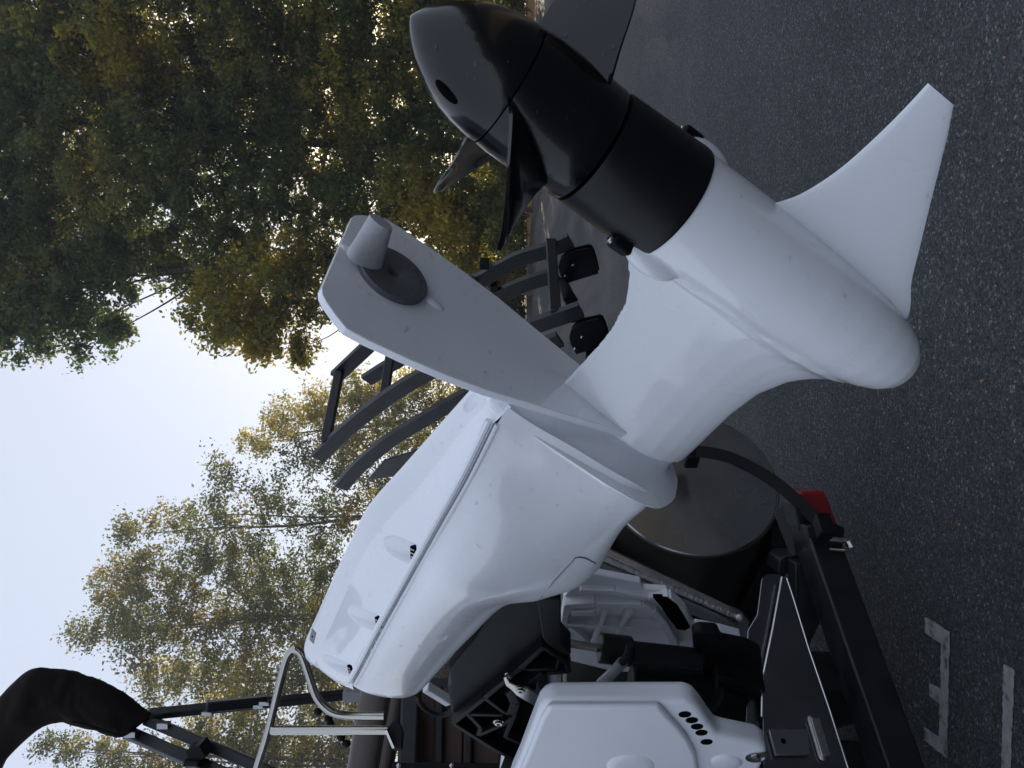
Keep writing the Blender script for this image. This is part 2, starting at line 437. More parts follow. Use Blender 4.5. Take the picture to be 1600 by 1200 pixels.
for (x, y, s) in [(1535, 596, .010), (1490, 400, .006), (1310, 40, .008), (1160, 80, .010), (1560, 300, .006), (1420, 700, .006), (1500, 820, .007), (1240, 640, .006), (1080, 30, .012), (1570, 90, .007), (1530, 930, .005)]:
    p = CAM + ray(x, y) * ((.006 - CAM[2]) / ray(x, y)[2]); a = random.uniform(0, 6.28); c, sn = math.cos(a) * s, math.sin(a) * s
    ltb.add([(p[0] + c, p[1] + sn, .006), (p[0] - sn * .6, p[1] + c * .6, .010), (p[0] - c, p[1] - sn, .007), (p[0] + sn * .6, p[1] - c * .6, .012)], [(0, 1, 2, 3)])
o = obj('fallen_leaves', ltb, M['litter'], base=(0, 0, 0), smooth=False); o['kind'] = 'stuff'; o['label'] = 'yellow fallen leaves scattered along the far side of the lot'

# ------------------------------------------------------------------ trees
def leaves_mesh(centres, normals_spread, size):
    n = len(centres)
    d1 = rng.normal(size=(n, 3)); d1 /= np.linalg.norm(d1, axis=1)[:, None]
    d2 = rng.normal(size=(n, 3)); d2 -= d1 * (d1 * d2).sum(1)[:, None]; d2 /= np.linalg.norm(d2, axis=1)[:, None]
    s = size * rng.uniform(.6, 1.35, n)[:, None]
    nn = np.cross(d1, d2)
    v = np.stack([centres - d1 * s, centres + d2 * s * .55 + nn * s * .15, centres + d1 * s, centres - d2 * s * .55 + nn * s * .15], 1).reshape(-1, 3)
    return v
def mesh_quads(name, v, material, org):
    n = len(v) // 4
    me = bpy.data.meshes.new(name)
    me.vertices.add(4 * n); me.vertices.foreach_set('co', (v - org).astype(np.float32).ravel())
    me.loops.add(4 * n); me.loops.foreach_set('vertex_index', np.arange(4 * n, dtype=np.int32))
    me.polygons.add(n); me.polygons.foreach_set('loop_start', np.arange(0, 4 * n, 4, dtype=np.int32))
    me.update(); me.validate()
    me.materials.append(material)
    return me
def tree(name, label, base, blobs, material, leaf=.118, dens=1.0, clump=.55, airy=0.0, cat='tree', group=None, trunk_r=.28, stems=1):
    Y = base[2]
    b0 = CAM + ray(base[0], base[1]) * (Y / ray(base[0], base[1])[1]); b0[2] = 0
    root = thing(name, label, cat, b0, group)
    k = Y / FOC
    wb = Bag(); cen = []
    C = [(at(x, y, Y) + np.array([0, random.uniform(-.5, .5) * r * k * 1.2, 0]), r * k) for x, y, r in blobs]
    top = max(C, key=lambda c: c[0][2])[0]
    # main stems
    for s_ in range(stems):
        tgt = top if s_ == 0 else random.choice(C)[0]
        off = np.array([random.uniform(-.25, .25), random.uniform(-.25, .25), 0]) * (s_ > 0)
        mid = [b0 + off + (tgt - b0) * t * np.array([t ** .6, t ** .6, 1]) + np.array([random.uniform(-.2, .2), random.uniform(-.2, .2), 0]) * (t > 0) for t in (0, .2, .4, .6, .8, .97)]
        sp = spline(mid, 3)
        wb.tube(sp, list(np.linspace(trunk_r * (1 if s_ == 0 else .6), trunk_r * .12, len(sp))), 7)
        if s_ == 0: main = sp
    for c, r in C:
        # limb from the trunk up into this clump
        j = int(np.clip((c[2] - .30 * r - b0[2]) / max(top[2], .1) * .72 * len(main), 1, len(main) - 2))
        st = main[j]
        md = (st + c) / 2 + np.array([random.uniform(-.4, .4), random.uniform(-.4, .4), -.12 * r])
        sp = spline([st, md, c], 4)
        rr = trunk_r * .30 * (1 - .6 * j / len(main))
        wb.tube(sp, list(np.linspace(rr, rr * .3, len(sp))), 5)
        nc = int(dens * 70 * (r / 2.2) ** 2) + 6
        for i in range(nc):
            d = np.array([random.gauss(0, 1), random.gauss(0, 1), random.gauss(0, 1)]); d /= np.linalg.norm(d)
            q = c + d * r * random.random() ** .42 * np.array([1, 1, 1.05])
            if q[2] < .3: q[2] = .3 + random.random() * .6
            sz = clump * random.uniform(.5, 1.35)
            nl = int((86 if not airy else 58) * random.uniform(.5, 1.3))
            pts = q + rng.normal(size=(nl, 3)) * sz * np.array([.55, .55, .42])
            cen.append(pts)
            if i % 3 == 0:
                e = c + (q - c) * .12
                wb.tube([e, (e + q) / 2 + np.array([0, 0, -.1 * r * random.random()]), q], [rr * .32, rr * .22, .012], 4, False)
    cen = np.concatenate(cen)
    cen = cen[cen[:, 2] > .1]
    org = np.array(b0)
    obj('trunk', wb, M['bark'], root)
    me = mesh_quads('crown', leaves_mesh(cen, 1, leaf), material, org)
    o = bpy.data.objects.new('crown', me); COL.objects.link(o); o.parent = root
    tree.count += len(cen)
    return root
tree.count = 0
GR = 'trees beyond the parking lot'
D1 = 38.0
tree('tall_tree', 'tall dark green tree whose branches reach furthest left across the sky', (840, 400, D1),
     [(60, 480, 80), (125, 505, 62), (20, 410, 110), (150, 430, 85), (215, 405, 75), (100, 330, 115), (240, 310, 105), (330, 385, 90), (400, 320, 95), (-70, 450, 110), (-60, 330, 130), (180, 520, 25), (300, 440, 40), (20, 520, 50)],
     M['leaf_dark'], dens=.72, group=GR, trunk_r=.34)
tree('tall_tree', 'golden edged tree with drooping lobes behind the end of the anti-ventilation plate', (836, 455, D1 - 2),
     [(385, 505, 58), (435, 512, 50), (345, 480, 60), (430, 440, 75), (500, 430, 75), (550, 470, 48), (470, 545, 26), (400, 545, 24), (600, 430, 60), (660, 470, 45)],
     M['leaf_gold'], dens=.8, group=GR, trunk_r=.22)
tree('tall_tree', 'dense dark tree filling the background behind the black propeller cone', (842, 230, D1 + 1),
     [(100, 200, 140), (220, 180, 120), (320, 220, 120), (430, 200, 130), (540, 250, 120), (560, 350, 90), (30, 250, 120), (-60, 180, 130), (640, 240, 90), (660, 330, 70)],
     M['leaf_dark'], dens=.76, group=GR, trunk_r=.36)
tree('tall_tree', 'dark tree with yellowing upper leaves at the edge of the picture beside the propeller blade', (845, 80, D1 - 1),
     [(80, 60, 130), (200, 50, 120), (330, 90, 130), (450, 60, 130), (560, 120, 110), (650, 60, 100), (-50, 60, 130), (720, 120, 80)],
     M['leaf_gold'], dens=1.0, group=GR, trunk_r=.36)
tree('tall_tree', 'shadowy tree at the very edge behind the raised propeller blade', (848, -60, D1 - 2),
     [(200, -90, 150), (400, -80, 150), (60, -80, 140), (560, -60, 130), (680, -60, 110)], M['leaf_dark'], dens=.8, group=GR, trunk_r=.36)
SG = 'bushes along the edge of the lot'
tree('bush', 'brownish golden bush at the lot edge below the second propeller blade', (834, 330, D1 - 2.5),
     [(700, 330, 55), (750, 300, 48), (650, 300, 60), (735, 390, 50), (785, 360, 34), (795, 300, 30)], M['leaf_gold'], dens=1.2, leaf=.11, cat='bush', group=SG, trunk_r=.1)
tree('bush', 'dark bush at the lot edge right of the propeller hub', (838, 190, D1 - 2),
     [(760, 200, 60), (700, 170, 65), (790, 240, 36), (790, 150, 40), (740, 90, 60), (790, 60, 50)], M['leaf_dark'], dens=1.2, leaf=.11, cat='bush', group=SG, trunk_r=.1)
tree('bush', 'green and gold bush at the lot edge behind the boarding ladder', (830, 450, D1 + 1),
     [(735, 440, 55), (780, 450, 36), (690, 500, 50), (750, 510, 46), (650, 530, 36), (790, 520, 26)], M['leaf_gold'], dens=1.2, leaf=.11, cat='bush', group=SG, trunk_r=.1)
for (y0, mt, lab) in ((-20, 'leaf_gold', 'low bushes at the picture edge under the raised propeller blade'), (150, 'leaf_dark', 'low dark bushes below the trees behind the propeller hub'), (320, 'leaf_gold', 'low brown bushes below the tip of the middle propeller blade'), (480, 'leaf_dark', 'low bushes between the two ladder hinges and the trees')):
    tree('bush', lab, (822, y0, D1 + 7), [(806 + random.uniform(-6, 6), y0 + d, 26) for d in range(-80, 90, 22)] + [(770, y0 + d, 34) for d in range(-80, 90, 40)], M[mt], dens=1.5, leaf=.12, cat='bush', group=SG, trunk_r=.06)
D2 = 56.0
tree('slender_tree', 'airy pale tree with many upright branches and the tallest top left of the sky gap', (812, 950, D2),
     [(135, 985, 26), (180, 968, 42), (240, 975, 58), (310, 955, 62), (390, 965, 66), (470, 965, 66), (180, 905, 36), (240, 890, 50), (320, 870, 52), (410, 890, 58), (560, 960, 70), (640, 950, 70), (500, 890, 50)],
     M['leaf_pale'], dens=.62, clump=.75, airy=1, leaf=.125, group=GR, trunk_r=.22, stems=3)
tree('slender_tree', 'thin crowned tree with sparse twigs rising behind the white motor cowl', (812, 805, D2 - 2),
     [(205, 835, 30), (270, 815, 42), (345, 800, 44), (340, 745, 30), (420, 770, 46), (490, 810, 52), (475, 715, 38), (400, 840, 40), (560, 790, 60), (640, 780, 70), (560, 720, 50)],
     M['leaf_pale'], dens=.40, clump=.8, airy=1, leaf=.125, group=GR, trunk_r=.2, stems=3)
tree('slender_tree', 'lower golden tree seen between the curved ladder rails and the cowl', (811, 650, D2 + 3),
     [(400, 690, 26), (450, 655, 34), (490, 640, 36), (530, 690, 42), (590, 650, 55), (655, 610, 50), (700, 560, 40), (650, 700, 60), (730, 640, 60), (560, 610, 36)],
     M['leaf_gold'], dens=.8, clump=.7, airy=1, leaf=.12, group=GR, trunk_r=.2, stems=2)
tree('slender_tree', 'orange tinged tree behind the stainless grab rail', (812, 1065, D2 - 1),
     [(250, 1062, 40), (320, 1050, 52), (410, 1045, 62), (490, 1050, 60), (560, 1085, 60), (340, 1120, 52), (440, 1120, 66), (530, 1150, 66), (620, 1080, 70)],
     M['leaf_gold'], dens=.72, clump=.75, airy=1, leaf=.125, group=GR, trunk_r=.2, stems=2)
tree('slender_tree', 'small topped green tree under the folded brown canopy cover', (812, 1195, D2 - 4),
     [(75, 1160, 16), (115, 1172, 26), (160, 1190, 36), (230, 1190, 40), (300, 1185, 46), (380, 1190, 56), (470, 1210, 66), (560, 1220, 66), (150, 1260, 60), (280, 1290, 80)],
     M['leaf_pale'], dens=.7, clump=.7, airy=1, leaf=.12, group=GR, trunk_r=.2, stems=2)
for (yy, xx, Yd, mt, lab) in ((860, 740, 62, 'leaf_gold', 'low hedge of golden bushes far behind the motor cowl'), (1040, 745, 60, 'leaf_pale', 'low grey green bushes far behind the boat seat'), (1230, 740, 58, 'leaf_gold', 'low bushes far off at the left beyond the boat')):
    tree('bush', lab, (805, yy, Yd), [(xx, yy + d, 55) for d in (-110, -60, -10, 50, 100)] + [(xx - 60, yy + d, 50) for d in (-80, 0, 80)], M[mt], dens=.9, clump=.7, leaf=.14, cat='bush', group=SG, trunk_r=.1)
# unseen wood beside and behind the viewer, added to block low sky and sun
wd = []; wt = Bag()
for k in range(38):
    an = math.pi / 2 - math.radians(32 + k * (296 / 75.0))
    rad_ = random.uniform(44, 54)
    c = np.array([math.cos(an) * rad_, math.sin(an) * rad_ + 2, 0]); hgt_ = random.uniform(14, 19) if k < 12 else random.uniform(6, 9)
    wt.tube([c, c + np.array([.2, .1, hgt_ * .5]), c + np.array([0, .2, hgt_ * .9])], [.25, .18, .05], 6)
    n = 3000 if k < 12 else 1100
    z = hgt_ * rng.uniform(.04, 1, n); w = 3.6 * np.sqrt(np.clip(1.05 - z / hgt_, 0, 1)) + .7
    th_ = rng.uniform(0, 6.283, n); q = w * np.sqrt(rng.uniform(0, 1, n))
    wd.append(np.stack([c[0] + q * np.cos(th_), c[1] + q * np.sin(th_), z], 1))
wd = np.concatenate(wd)
me = mesh_quads('unseen_wood', leaves_mesh(wd, 1, .42), M['leaf_dark'], np.zeros(3))
o = bpy.data.objects.new('unseen_wood', me); COL.objects.link(o); o['kind'] = 'stuff'
o = obj('unseen_wood_trunks', wt, M['bark'], base=(0, 0, 0)); o['kind'] = 'stuff'
print('leaves', tree.count)

# ------------------------------------------------------------------ the outboard motor
motor = thing('outboard_motor', 'large white outboard motor tilted up with black propeller and cone', 'outboard motor', mw_(-.45, 0, -.9))
# gear case: round pod with the leg growing out of it
def interp(xs, ys, x): return float(np.interp(x, xs, ys))
fr = np.array([loc(mb_(x, y)) for x, y in [(1330, 596), (1285, 590), (1235, 596), (1185, 616), (1140, 650), (1105, 683), (1078, 708)]])
af = np.array([loc(mb_(x, y)) for x, y in [(977, 396), (982, 430), (975, 475), (950, 520), (920, 555), (890, 588)]])
fo, ao = np.argsort(fr[:, 2]), np.argsort(af[:, 2])
pod = Bag().lathe(mw_(0, 0, 0), MA, [(.0, .0785), (-.05, .0795), (-.15, .0800), (-.25, .0785), (-.32, .0745), (-.37, .0690), (-.41, .0610), (-.44, .0515), (-.462, .0390), (-.474, .0240), (-.479, .010), (-.480, .001)], 72)
secs = []
for l in np.linspace(-.02, -.345, 24):
    a_f = interp(fr[fo, 2], fr[fo, 0], l); a_a = interp(af[ao, 2], af[ao, 0], l)
    t_ = .027 + .030 * math.exp(-max(0, -l - .062) / .016) + .014 * max(0, (-l - .22) / .1)
    ring = []
    us = [0, .015, .05, .11, .2, .32, .45, .6, .75, .88, .96, 1.0]
    def th(u): return t_ * (math.sin(math.pi * min(u / .38, 1) / 2) ** .62 if u < .38 else max(.10, 1 - ((u - .38) / .62) ** 1.7))
    for u in us: ring.append(mw_(a_f + (a_a - a_f) * u, -th(u) if u > 0 else 0, l))
    for u in us[::-1][:-1]: ring.append(mw_(a_f + (a_a - a_f) * u, th(u), l))
    secs.append(ring)
pod.grid(secs, True); n_ = len(secs[0]); k0 = len(pod.v) - n_ * len(secs)
pod.f += [tuple(range(k0, k0 + n_)), tuple(range(len(pod.v) - 1, len(pod.v) - n_ - 1, -1))]
for th_ in (math.radians(48), math.radians(229)):      # swellings in front of the two bolts
    rad = MBX * math.cos(th_) + ML * math.sin(th_)
    pod.blob(MO + rad * .0785 - MA * .018, MA * .046, np.cross(MA, rad) * .017, rad * .022, 16, 12)
gc = obj('gearcase', pod, M['white'], motor)
m = gc.modifiers.new('weld_up', 'REMESH'); m.mode = 'VOXEL'; m.voxel_size = .0032; m.use_smooth_shade = True
m = gc.modifiers.new('soften', 'SMOOTH'); m.iterations = 14; m.factor = .5
dg = bpy.context.evaluated_depsgraph_get()
me = bpy.data.meshes.new_from_object(gc.evaluated_get(dg)); gc.modifiers.clear(); gc.data = me
me.shade_smooth()
# skeg
aft = spline([loc(mb_(x, y))[[0, 2]] for x, y in [(1150, 335), (1196, 322), (1250, 304), (1310, 266), (1370, 213), (1415, 168), (1450, 130)]], 5)
led = spline([loc(mb_(x, y))[[0, 2]] for x, y in [(1405, 520), (1421, 486), (1424, 440), (1436, 390), (1458, 300), (1480, 215), (1490, 164)]], 5)
NS = len(aft)
rows = []
for i in range(NS):
    v = i / (NS - 1)
    tt = .0075 * (1 - .55 * v) + .022 * max(0, 1 - v / .26) ** 2.2
    prof = []
    us = [0, .02, .1, .25, .5, .75, .9, .98, 1]
    hh = [.12, .3, .62, .9, 1, .85, .6, .35, .12]
    for u, h in zip(us, hh): p = led[i] * (1 - u) + aft[i] * u; prof.append(mw_(p[0], -tt * h, p[1]))
    for u, h in list(zip(us, hh))[::-1]: p = led[i] * (1 - u) + aft[i] * u; prof.append(mw_(p[0], tt * h, p[1]))
    rows.append(prof)
sb = Bag().grid(rows, True); n_ = len(rows[0]); sb.f += [tuple(range(n_)), tuple(range(len(sb.v) - 1, len(sb.v) - 1 - n_, -1))]
skeg = obj('skeg', sb, M['white'], motor, angle=60)
# black barrel with its two bolts
brl = Bag().lathe(mw_(0, 0, 0), MA, [(-.006, .074), (-.004, .0812), (.002, .0818), (.010, .0812), (.06, .0795), (.118, .0775), (.1235, .0765), (.1240, .06)], 80)
barrel = obj('motor_barrel', brl, M['black_satin'], motor)
for th_, da_, rd_ in ((math.radians(48), .006, .089), (math.radians(229), .024, .084)):
    rad = MBX * math.cos(th_) + ML * math.sin(th_); tg_ = np.cross(MA, rad)
    c = MO + rad * rd_ + MA * da_
    lg = Bag().box(c + MA * .005, MA * .015, tg_ * .0105, rad * .0095)
    lug = obj('bolt_lug', lg, M['black_cast'], motor, bevel=.004, seg=3)
    bb = Bag().lathe(c + MA * .019 + rad * .001, MA, [(0, .0065), (.004, .0065), (.005, .0055), (.0052, .0035), (.001, .0035)], 16)
    obj('bolt', bb, M['steel'], lug)
# propeller
prop = obj('propeller', Bag().lathe(mw_(0, 0, 0), MA, [(.1275, .06), (.1282, .0755), (.130, .0768), (.16, .0775), (.20, .0785), (.235, .0780), (.2515, .0765), (.2520, .06)], 96), M['black_gloss'], motor)
cp = [(.2530, .055), (.2532, .0755), (.257, .0760), (.27, .0750), (.29, .0718), (.31, .0660), (.33, .0570), (.347, .0465), (.36, .0365), (.370, .0268), (.3785, .0165), (.3840, .0075), (.3868, .0012)]
cone = obj('cone', Bag().lathe(mw_(0, 0, 0), MA, cp, 96), M['black_gloss'], prop)
cone_t = bvh(cone); hub_t = bvh(prop)
p, n = hit(cone_t, 697, 144)
u_ = np.cross(n, np.cross(MA, n)); u_ = MA - n * (MA @ n); u_ /= np.linalg.norm(u_); w_ = np.cross(n, u_)
dirv = hit(cone_t, 714, 160)[0] - hit(cone_t, 682, 126)[0]; dirv /= np.linalg.norm(dirv); w2 = np.cross(n, dirv)
hb = Bag().blob(p - n * .0005, dirv * .0175, w2 * .0078, n * .0022, 24, 10)
obj('drain_hole', hb, M['pane_black'], cone)
e1 = [(.070, .2520, 173), (.105, .2530, 172), (.15, .246, 177), (.20, .240, 180), (.26, .235, 181.5), (.30, .229, 183.5), (.318, .227, 185)]
e2 = [(.070, .156, 223), (.107, .170, 211), (.15, .182, 202), (.20, .197, 191), (.257, .210, 187), (.30, .221, 185.5), (.318, .2262, 185.3)]
for kb in range(3):
    E1 = spline(e1, 5); E2 = spline(e2, 5); front = []; back = []
    for i in range(len(E1)):
        v = i / (len(E1) - 1); fr_, ba_ = [], []
        for j in range(15):
            u = j / 14; r_, a_, ph = E1[i] * (1 - u) + E2[i] * u
            a_ -= .004 * math.sin(math.pi * u) * (1 - .3 * v)
            h = (.0060 * (1 - v) + .0016) * (math.sin(math.pi * min(.97, max(.03, u))) ** .5)
            fq = math.radians(ph + 120 * kb)
            nrm = np.array([.7, 0, 0]) ; tang = .7 / max(r_, .05)
            da = h * .72; dp = h * .70 / r_
            fr_.append(mw_(a_ + da, r_ * math.cos(fq + dp), r_ * math.sin(fq + dp)))
            ba_.append(mw_(a_ - da, r_ * math.cos(fq - dp), r_ * math.sin(fq - dp)))
        front.append(fr_ + ba_[::-1])
    bb = Bag().grid(front, True); n_ = len(front[0]); bb.f += [tuple(range(n_)), tuple(range(len(bb.v) - 1, len(bb.v) - 1 - n_, -1))]
    obj('blade', bb, M['black_gloss'], prop, angle=70)
# anti-ventilation plate
LP = -.325
half = [(.318, 0.0), (.318, .094), (.314, .107), (.305, .118), (.288, .133), (.270, .146), (.24, .146), (.18, .140), (.12, .131), (.055, .117), (-.013, .096), (-.077, .077), (-.148, .055), (-.233, .030), (-.30, .012), (-.345, .0015)]
pl = [mw_(a, -w, LP) for a, w in half] + [mw_(a, w, LP) for a, w in half[::-1][:-1]]
pb = Bag().prism(pl, -ML * .013)
plate = obj('antiventilation_plate', pb, M['white'], motor, bevel=.0045, seg=3)
ptree = bvh(plate)
c0 = ml_(612, 432, LP); rx = np.linalg.norm(ml_(665, 462, LP) - ml_(560, 402, LP)) / 2
anode = obj('trim_tab', Bag().lathe(c0 - ML * .002, ML, [(0, rx), (.009, rx), (.0105, rx - .0015), (.0107, .0115), (.0100, .0100), (.0060, .0095), (.0055, .006), (.0030, .0055), (.0030, .001)], 64), M['zinc'], plate)
# tapered fin of the trim tab
f0 = [ml_(x, y, LP + .008) for x, y in [(540, 397), (556, 400), (584, 418), (603, 402), (606, 385), (590, 372)]]
def up_l(p, h): return np.asarray(p) + ML * h
tipc = [mb_(x, y, b) for x, y, b in [(577, 334, .085), (592, 342, .092), (606, 351, .10), (614, 357, .104)]]
cl = loc(c0)
A0 = loc(ml_(541, 396, LP + .008)); A1 = loc(ml_(598, 415, LP + .008)); T0 = loc(ml_(578, 334, LP + .062)); T1 = loc(ml_(613, 358, LP + .062))
rows = []
for i in range(7):
    v = i / 6
    p0 = A0 * (1 - v) + T0 * v; p1 = A1 * (1 - v) + T1 * v
    dirp = p1 - p0; L_ = np.linalg.norm(dirp); dirp /= L_; side = np.cross(dirp, np.array([0, 0, 1.0])); side /= np.linalg.norm(side)
    wd = .0135 * (1 - .25 * v) + .005 * max(0, 1 - v * 3)
    ring = []
    for j in range(20):
        a = 2 * math.pi * j / 20
        ring.append(mw_(*((p0 + p1) / 2 + dirp * L_ / 2 * math.cos(a) + side * wd * math.sin(a))))
    rows.append(ring)
fb = Bag().grid(rows, True); fb.f += [tuple(range(20)), tuple(range(len(fb.v) - 1, len(fb.v) - 21, -1))]
obj('fin', fb, M['zinc_lit'], plate, angle=50)
mk = Bag()
for j in range(15):                                     # cast raised marks round the tab
    for (a0, a1, rr) in ((2.2, 3.9, .78), (-1.1, .1, .74)):
        an = a0 + (a1 - a0) * j / 14 + random.uniform(-.02, .02)
        d = MA * math.cos(an) + MBX * math.sin(an); tq = np.cross(ML, d)
        mk.box(c0 + d * rx * rr + ML * .0087, d * random.uniform(.0012, .0026), tq * random.uniform(.0004, .0012), ML * .0006)
o = obj('raised_marks', mk, M['zinc'], plate); o['kind'] = 'stuff'
for (xa, ya, xb, yb) in ((668, 466, 688, 481), (538, 386, 552, 393)):   # moulded grooves beside the tab
    p0, p1 = ml_(xa, ya, LP), ml_(xb, yb, LP); d = p1 - p0; L_ = np.linalg.norm(d); d /= L_
    obj('relief', Bag().blob((p0 + p1) / 2, d * (L_ / 2 + .006), np.cross(d, ML) * .0085, ML * .0035, 18, 8), M['white'], plate)
# splash flange between plate and cowl
def half_ring(l, hw):
    return [mw_(a, -w, l) for a, w in hw] + [mw_(a, w, l) for a, w in hw[::-1][1:-1]]
ua = np.linspace(0, 1, 26)
def shape(a0, a1, fn): return [(a0 + (a1 - a0) * (1 - math.cos(math.pi * u)) / 2, fn((1 - math.cos(math.pi * u)) / 2)) for u in ua]
pa = [a for a, w in half][::-1]; pw = [w for a, w in half][::-1]
def w_low(u):
    a = .052 + (-.342 - .052) * u
    return max(.0, min(np.interp(a, pa, pw) - .004, .112)) * (1 if u > .02 else u / .02)
xs = [-.372, -.361, -.345, -.321, -.271, -.206, -.106, -.02, .02, .032]
ws = [0, .045, .070, .095, .110, .106, .092, .080, .066, 0]
def w_top(u): return float(np.interp(.032 + (-.372 - .032) * u, xs, ws))
rows = []
for i in range(13):
    v = i / 12
    l = LP - .010 - (.383 - .335) * v
    a0 = .052 * (1 - v) + .032 * v
    wst = math.sin(math.pi * min(1, v / .96)) ** 1.1
    fr0 = -.342 + .004 * wst if v < .8 else -.338
    a1 = fr0 * (1 - max(0, (v - .72) / .28) ** 1.3) + -.372 * max(0, (v - .72) / .28) ** 1.3
    e_ = v ** 1.5
    def fn(u): 
        w = w_low(u) * (1 - e_) + w_top(u) * e_
        return w - .022 * wst * min(1, w / .05) * (1 if u > .0 else 0)
    rows.append(half_ring(l, shape(a0, a1, fn)))
rows.append(half_ring(-.389, shape(.032, -.370, lambda u: max(0, w_top(u) - .002))))
rows.append(half_ring(-.393, shape(.030, -.366, lambda u: max(0, w_top(u) - .007))))
mbg = Bag().grid(rows, True); n_ = len(rows[0]); mbg.f += [tuple(range(n_)), tuple(range(len(mbg.v) - 1, len(mbg.v) - 1 - n_, -1))]
obj('splash_flange', mbg, M['white'], motor, angle=50)

# cowl: big lower body on the sides and a rear cover, both smooth surfaces through measured points
BODY = [
 [(776, 664, -.085), (815, 690, -.088), (870, 721, -.093), (930, 757, -.097), (975, 781, -.095), (1008, 795, -.072)],
 [(755, 703, -.092), (800, 742, -.100), (855, 778, -.105), (905, 805, -.104), (945, 823, -.092), (971, 829, -.065)],
 [(733, 748, -.101), (775, 792, -.118), (820, 832, -.126), (862, 862, -.122), (899, 884, -.100), (932, 893, -.060)],
 [(700, 805, -.108), (735, 845, -.135), (775, 878, -.150), (820, 900, -.140), (862, 918, -.113), (903, 917, -.070)],
 [(662, 872, -.118), (690, 900, -.154), (725, 918, -.169), (765, 930, -.157), (806, 936, -.124), (845, 936, -.080)],
 [(625, 938, -.125), (650, 960, -.152), (680, 967, -.160), (715, 964, -.148), (755, 956, -.118), (792, 943, -.080)],
 [(595, 992, -.128), (615, 1010, -.147), (640, 1020, -.150), (670, 1017, -.138), (703, 1008, -.110), (737, 994, -.075)],
 [(570, 1040, -.125), (588, 1053, -.137), (612, 1061, -.135), (640, 1059, -.122), (668, 1051, -.100), (696, 1037, -.072)],
 [(553, 1070, -.120), (572, 1080, -.121), (592, 1086, -.115), (617, 1089, -.105), (640, 1087, -.090), (662, 1074, -.070)],
]
rows = []
for r in BODY:
    L_ = [loc(mb_(x, y, b)) for x, y, b in r]
    e = L_[-1]; L_.append(np.array([e[0] - .018, 0, e[2] - .004]))
    L_ += [q * np.array([1, -1, 1]) for q in L_[:6][::-1]]
    rows.append(L_)
last = np.array(rows[-1])
for kx, dl in ((.93, -.012), (.75, -.020), (.4, -.026), (.02, -.028)):
    q = last.copy(); ctr = last.mean(0)
    q[:, 0] = ctr[0] + (q[:, 0] - ctr[0]) * (kx * .5 + .5); q[:, 1] *= kx; q[:, 2] += dl * .8
    rows.append(q)
sk = np.array(rows[0]) * np.array([1, .93, 1]) + np.array([.004, 0, .035])      # skirt tucked into the flange
CR = np.array([sk] + rows)
BP = np.concatenate([np.swapaxes(spline(np.swapaxes(spline(CR[a:b + 1], 6), 0, 1), 7), 0, 1)[(0 if a == 0 else 1):] for a, b in ((0, 1), (1, 3), (3, 5), (5, len(CR) - 1))])   # creases where the panels meet
body = obj('cowl_body', Bag().grid([[mw_(*q) for q in r] for r in BP]), M['white'], motor, angle=80)
REAR = [
 [(738, 606), (752, 634), (773, 660), -.084],
 [(690, 660), (705, 694), (731, 745), -.098],
 [(632, 726), (650, 765), (698, 803), -.107],
 [(577, 789), (603, 815), (660, 870), -.116],
 [(549, 842), (566, 870), (623, 936), -.124],
 [(522, 900), (541, 925), (593, 990), -.127],
 [(497, 957), (518, 977), (568, 1038), -.124],
 [(477, 1003), (497, 1020), (552, 1066), -.119],
]
rows = []
for o_, c_, s_, bs in REAR:
    o_, c_, s_ = map(np.array, (o_, c_, s_))
    pts = [(*s_, bs)]
    for u in (.28, .55, .8): 
        q = s_ * (1 - u) + c_ * u; pts.append((*q, bs * (1 - u) + -.030 * u - .006 * math.sin(math.pi * u)))
    pts += [(*c_, -.030), (*(c_ * .45 + o_ * .55), -.016), (*o_, 0.0)]
    L_ = [loc(mb_(*q)) for q in pts]
    rows.append(L_ + [q * np.array([1, -1, 1]) for q in L_[:-1][::-1]])
last = np.array(rows[-1])
tp = [(554, 1078, -.112), (530, 1068, -.085), (515, 1058, -.065), (500, 1046, -.045), (492, 1040, -.028), (483, 1034, -.014), (477, 1024, 0)]
L_ = [loc(mb_(*q)) for q in tp]; rows.append(L_ + [q * np.array([1, -1, 1]) for q in L_[:-1][::-1]])
last = np.array(rows[-1])
for kx in (.7, .02):
    q = last.copy(); q[:, 1] *= kx; q[:, 0] = q[:, 0] * .9 + (last[0, 0]) * .1; rows.append(q)
rows = [np.array(rows[0]) * np.array([1, .90, 1]) + np.array([-.006, 0, .034])] + rows
RR = np.concatenate([spline(np.array(rows[:2]), 6), spline(np.array(rows[1:]), 42)[1:]])
RT_ = np.swapaxes(RR, 0, 1)
nc_ = RT_.shape[0]
RP = np.swapaxes(np.concatenate([spline(RT_[a:b + 1], 24)[(0 if a == 0 else 1):] for a, b in ((0, 4), (4, nc_ - 5), (nc_ - 5, nc_ - 1))]), 0, 1)   # a crease each side of the spine
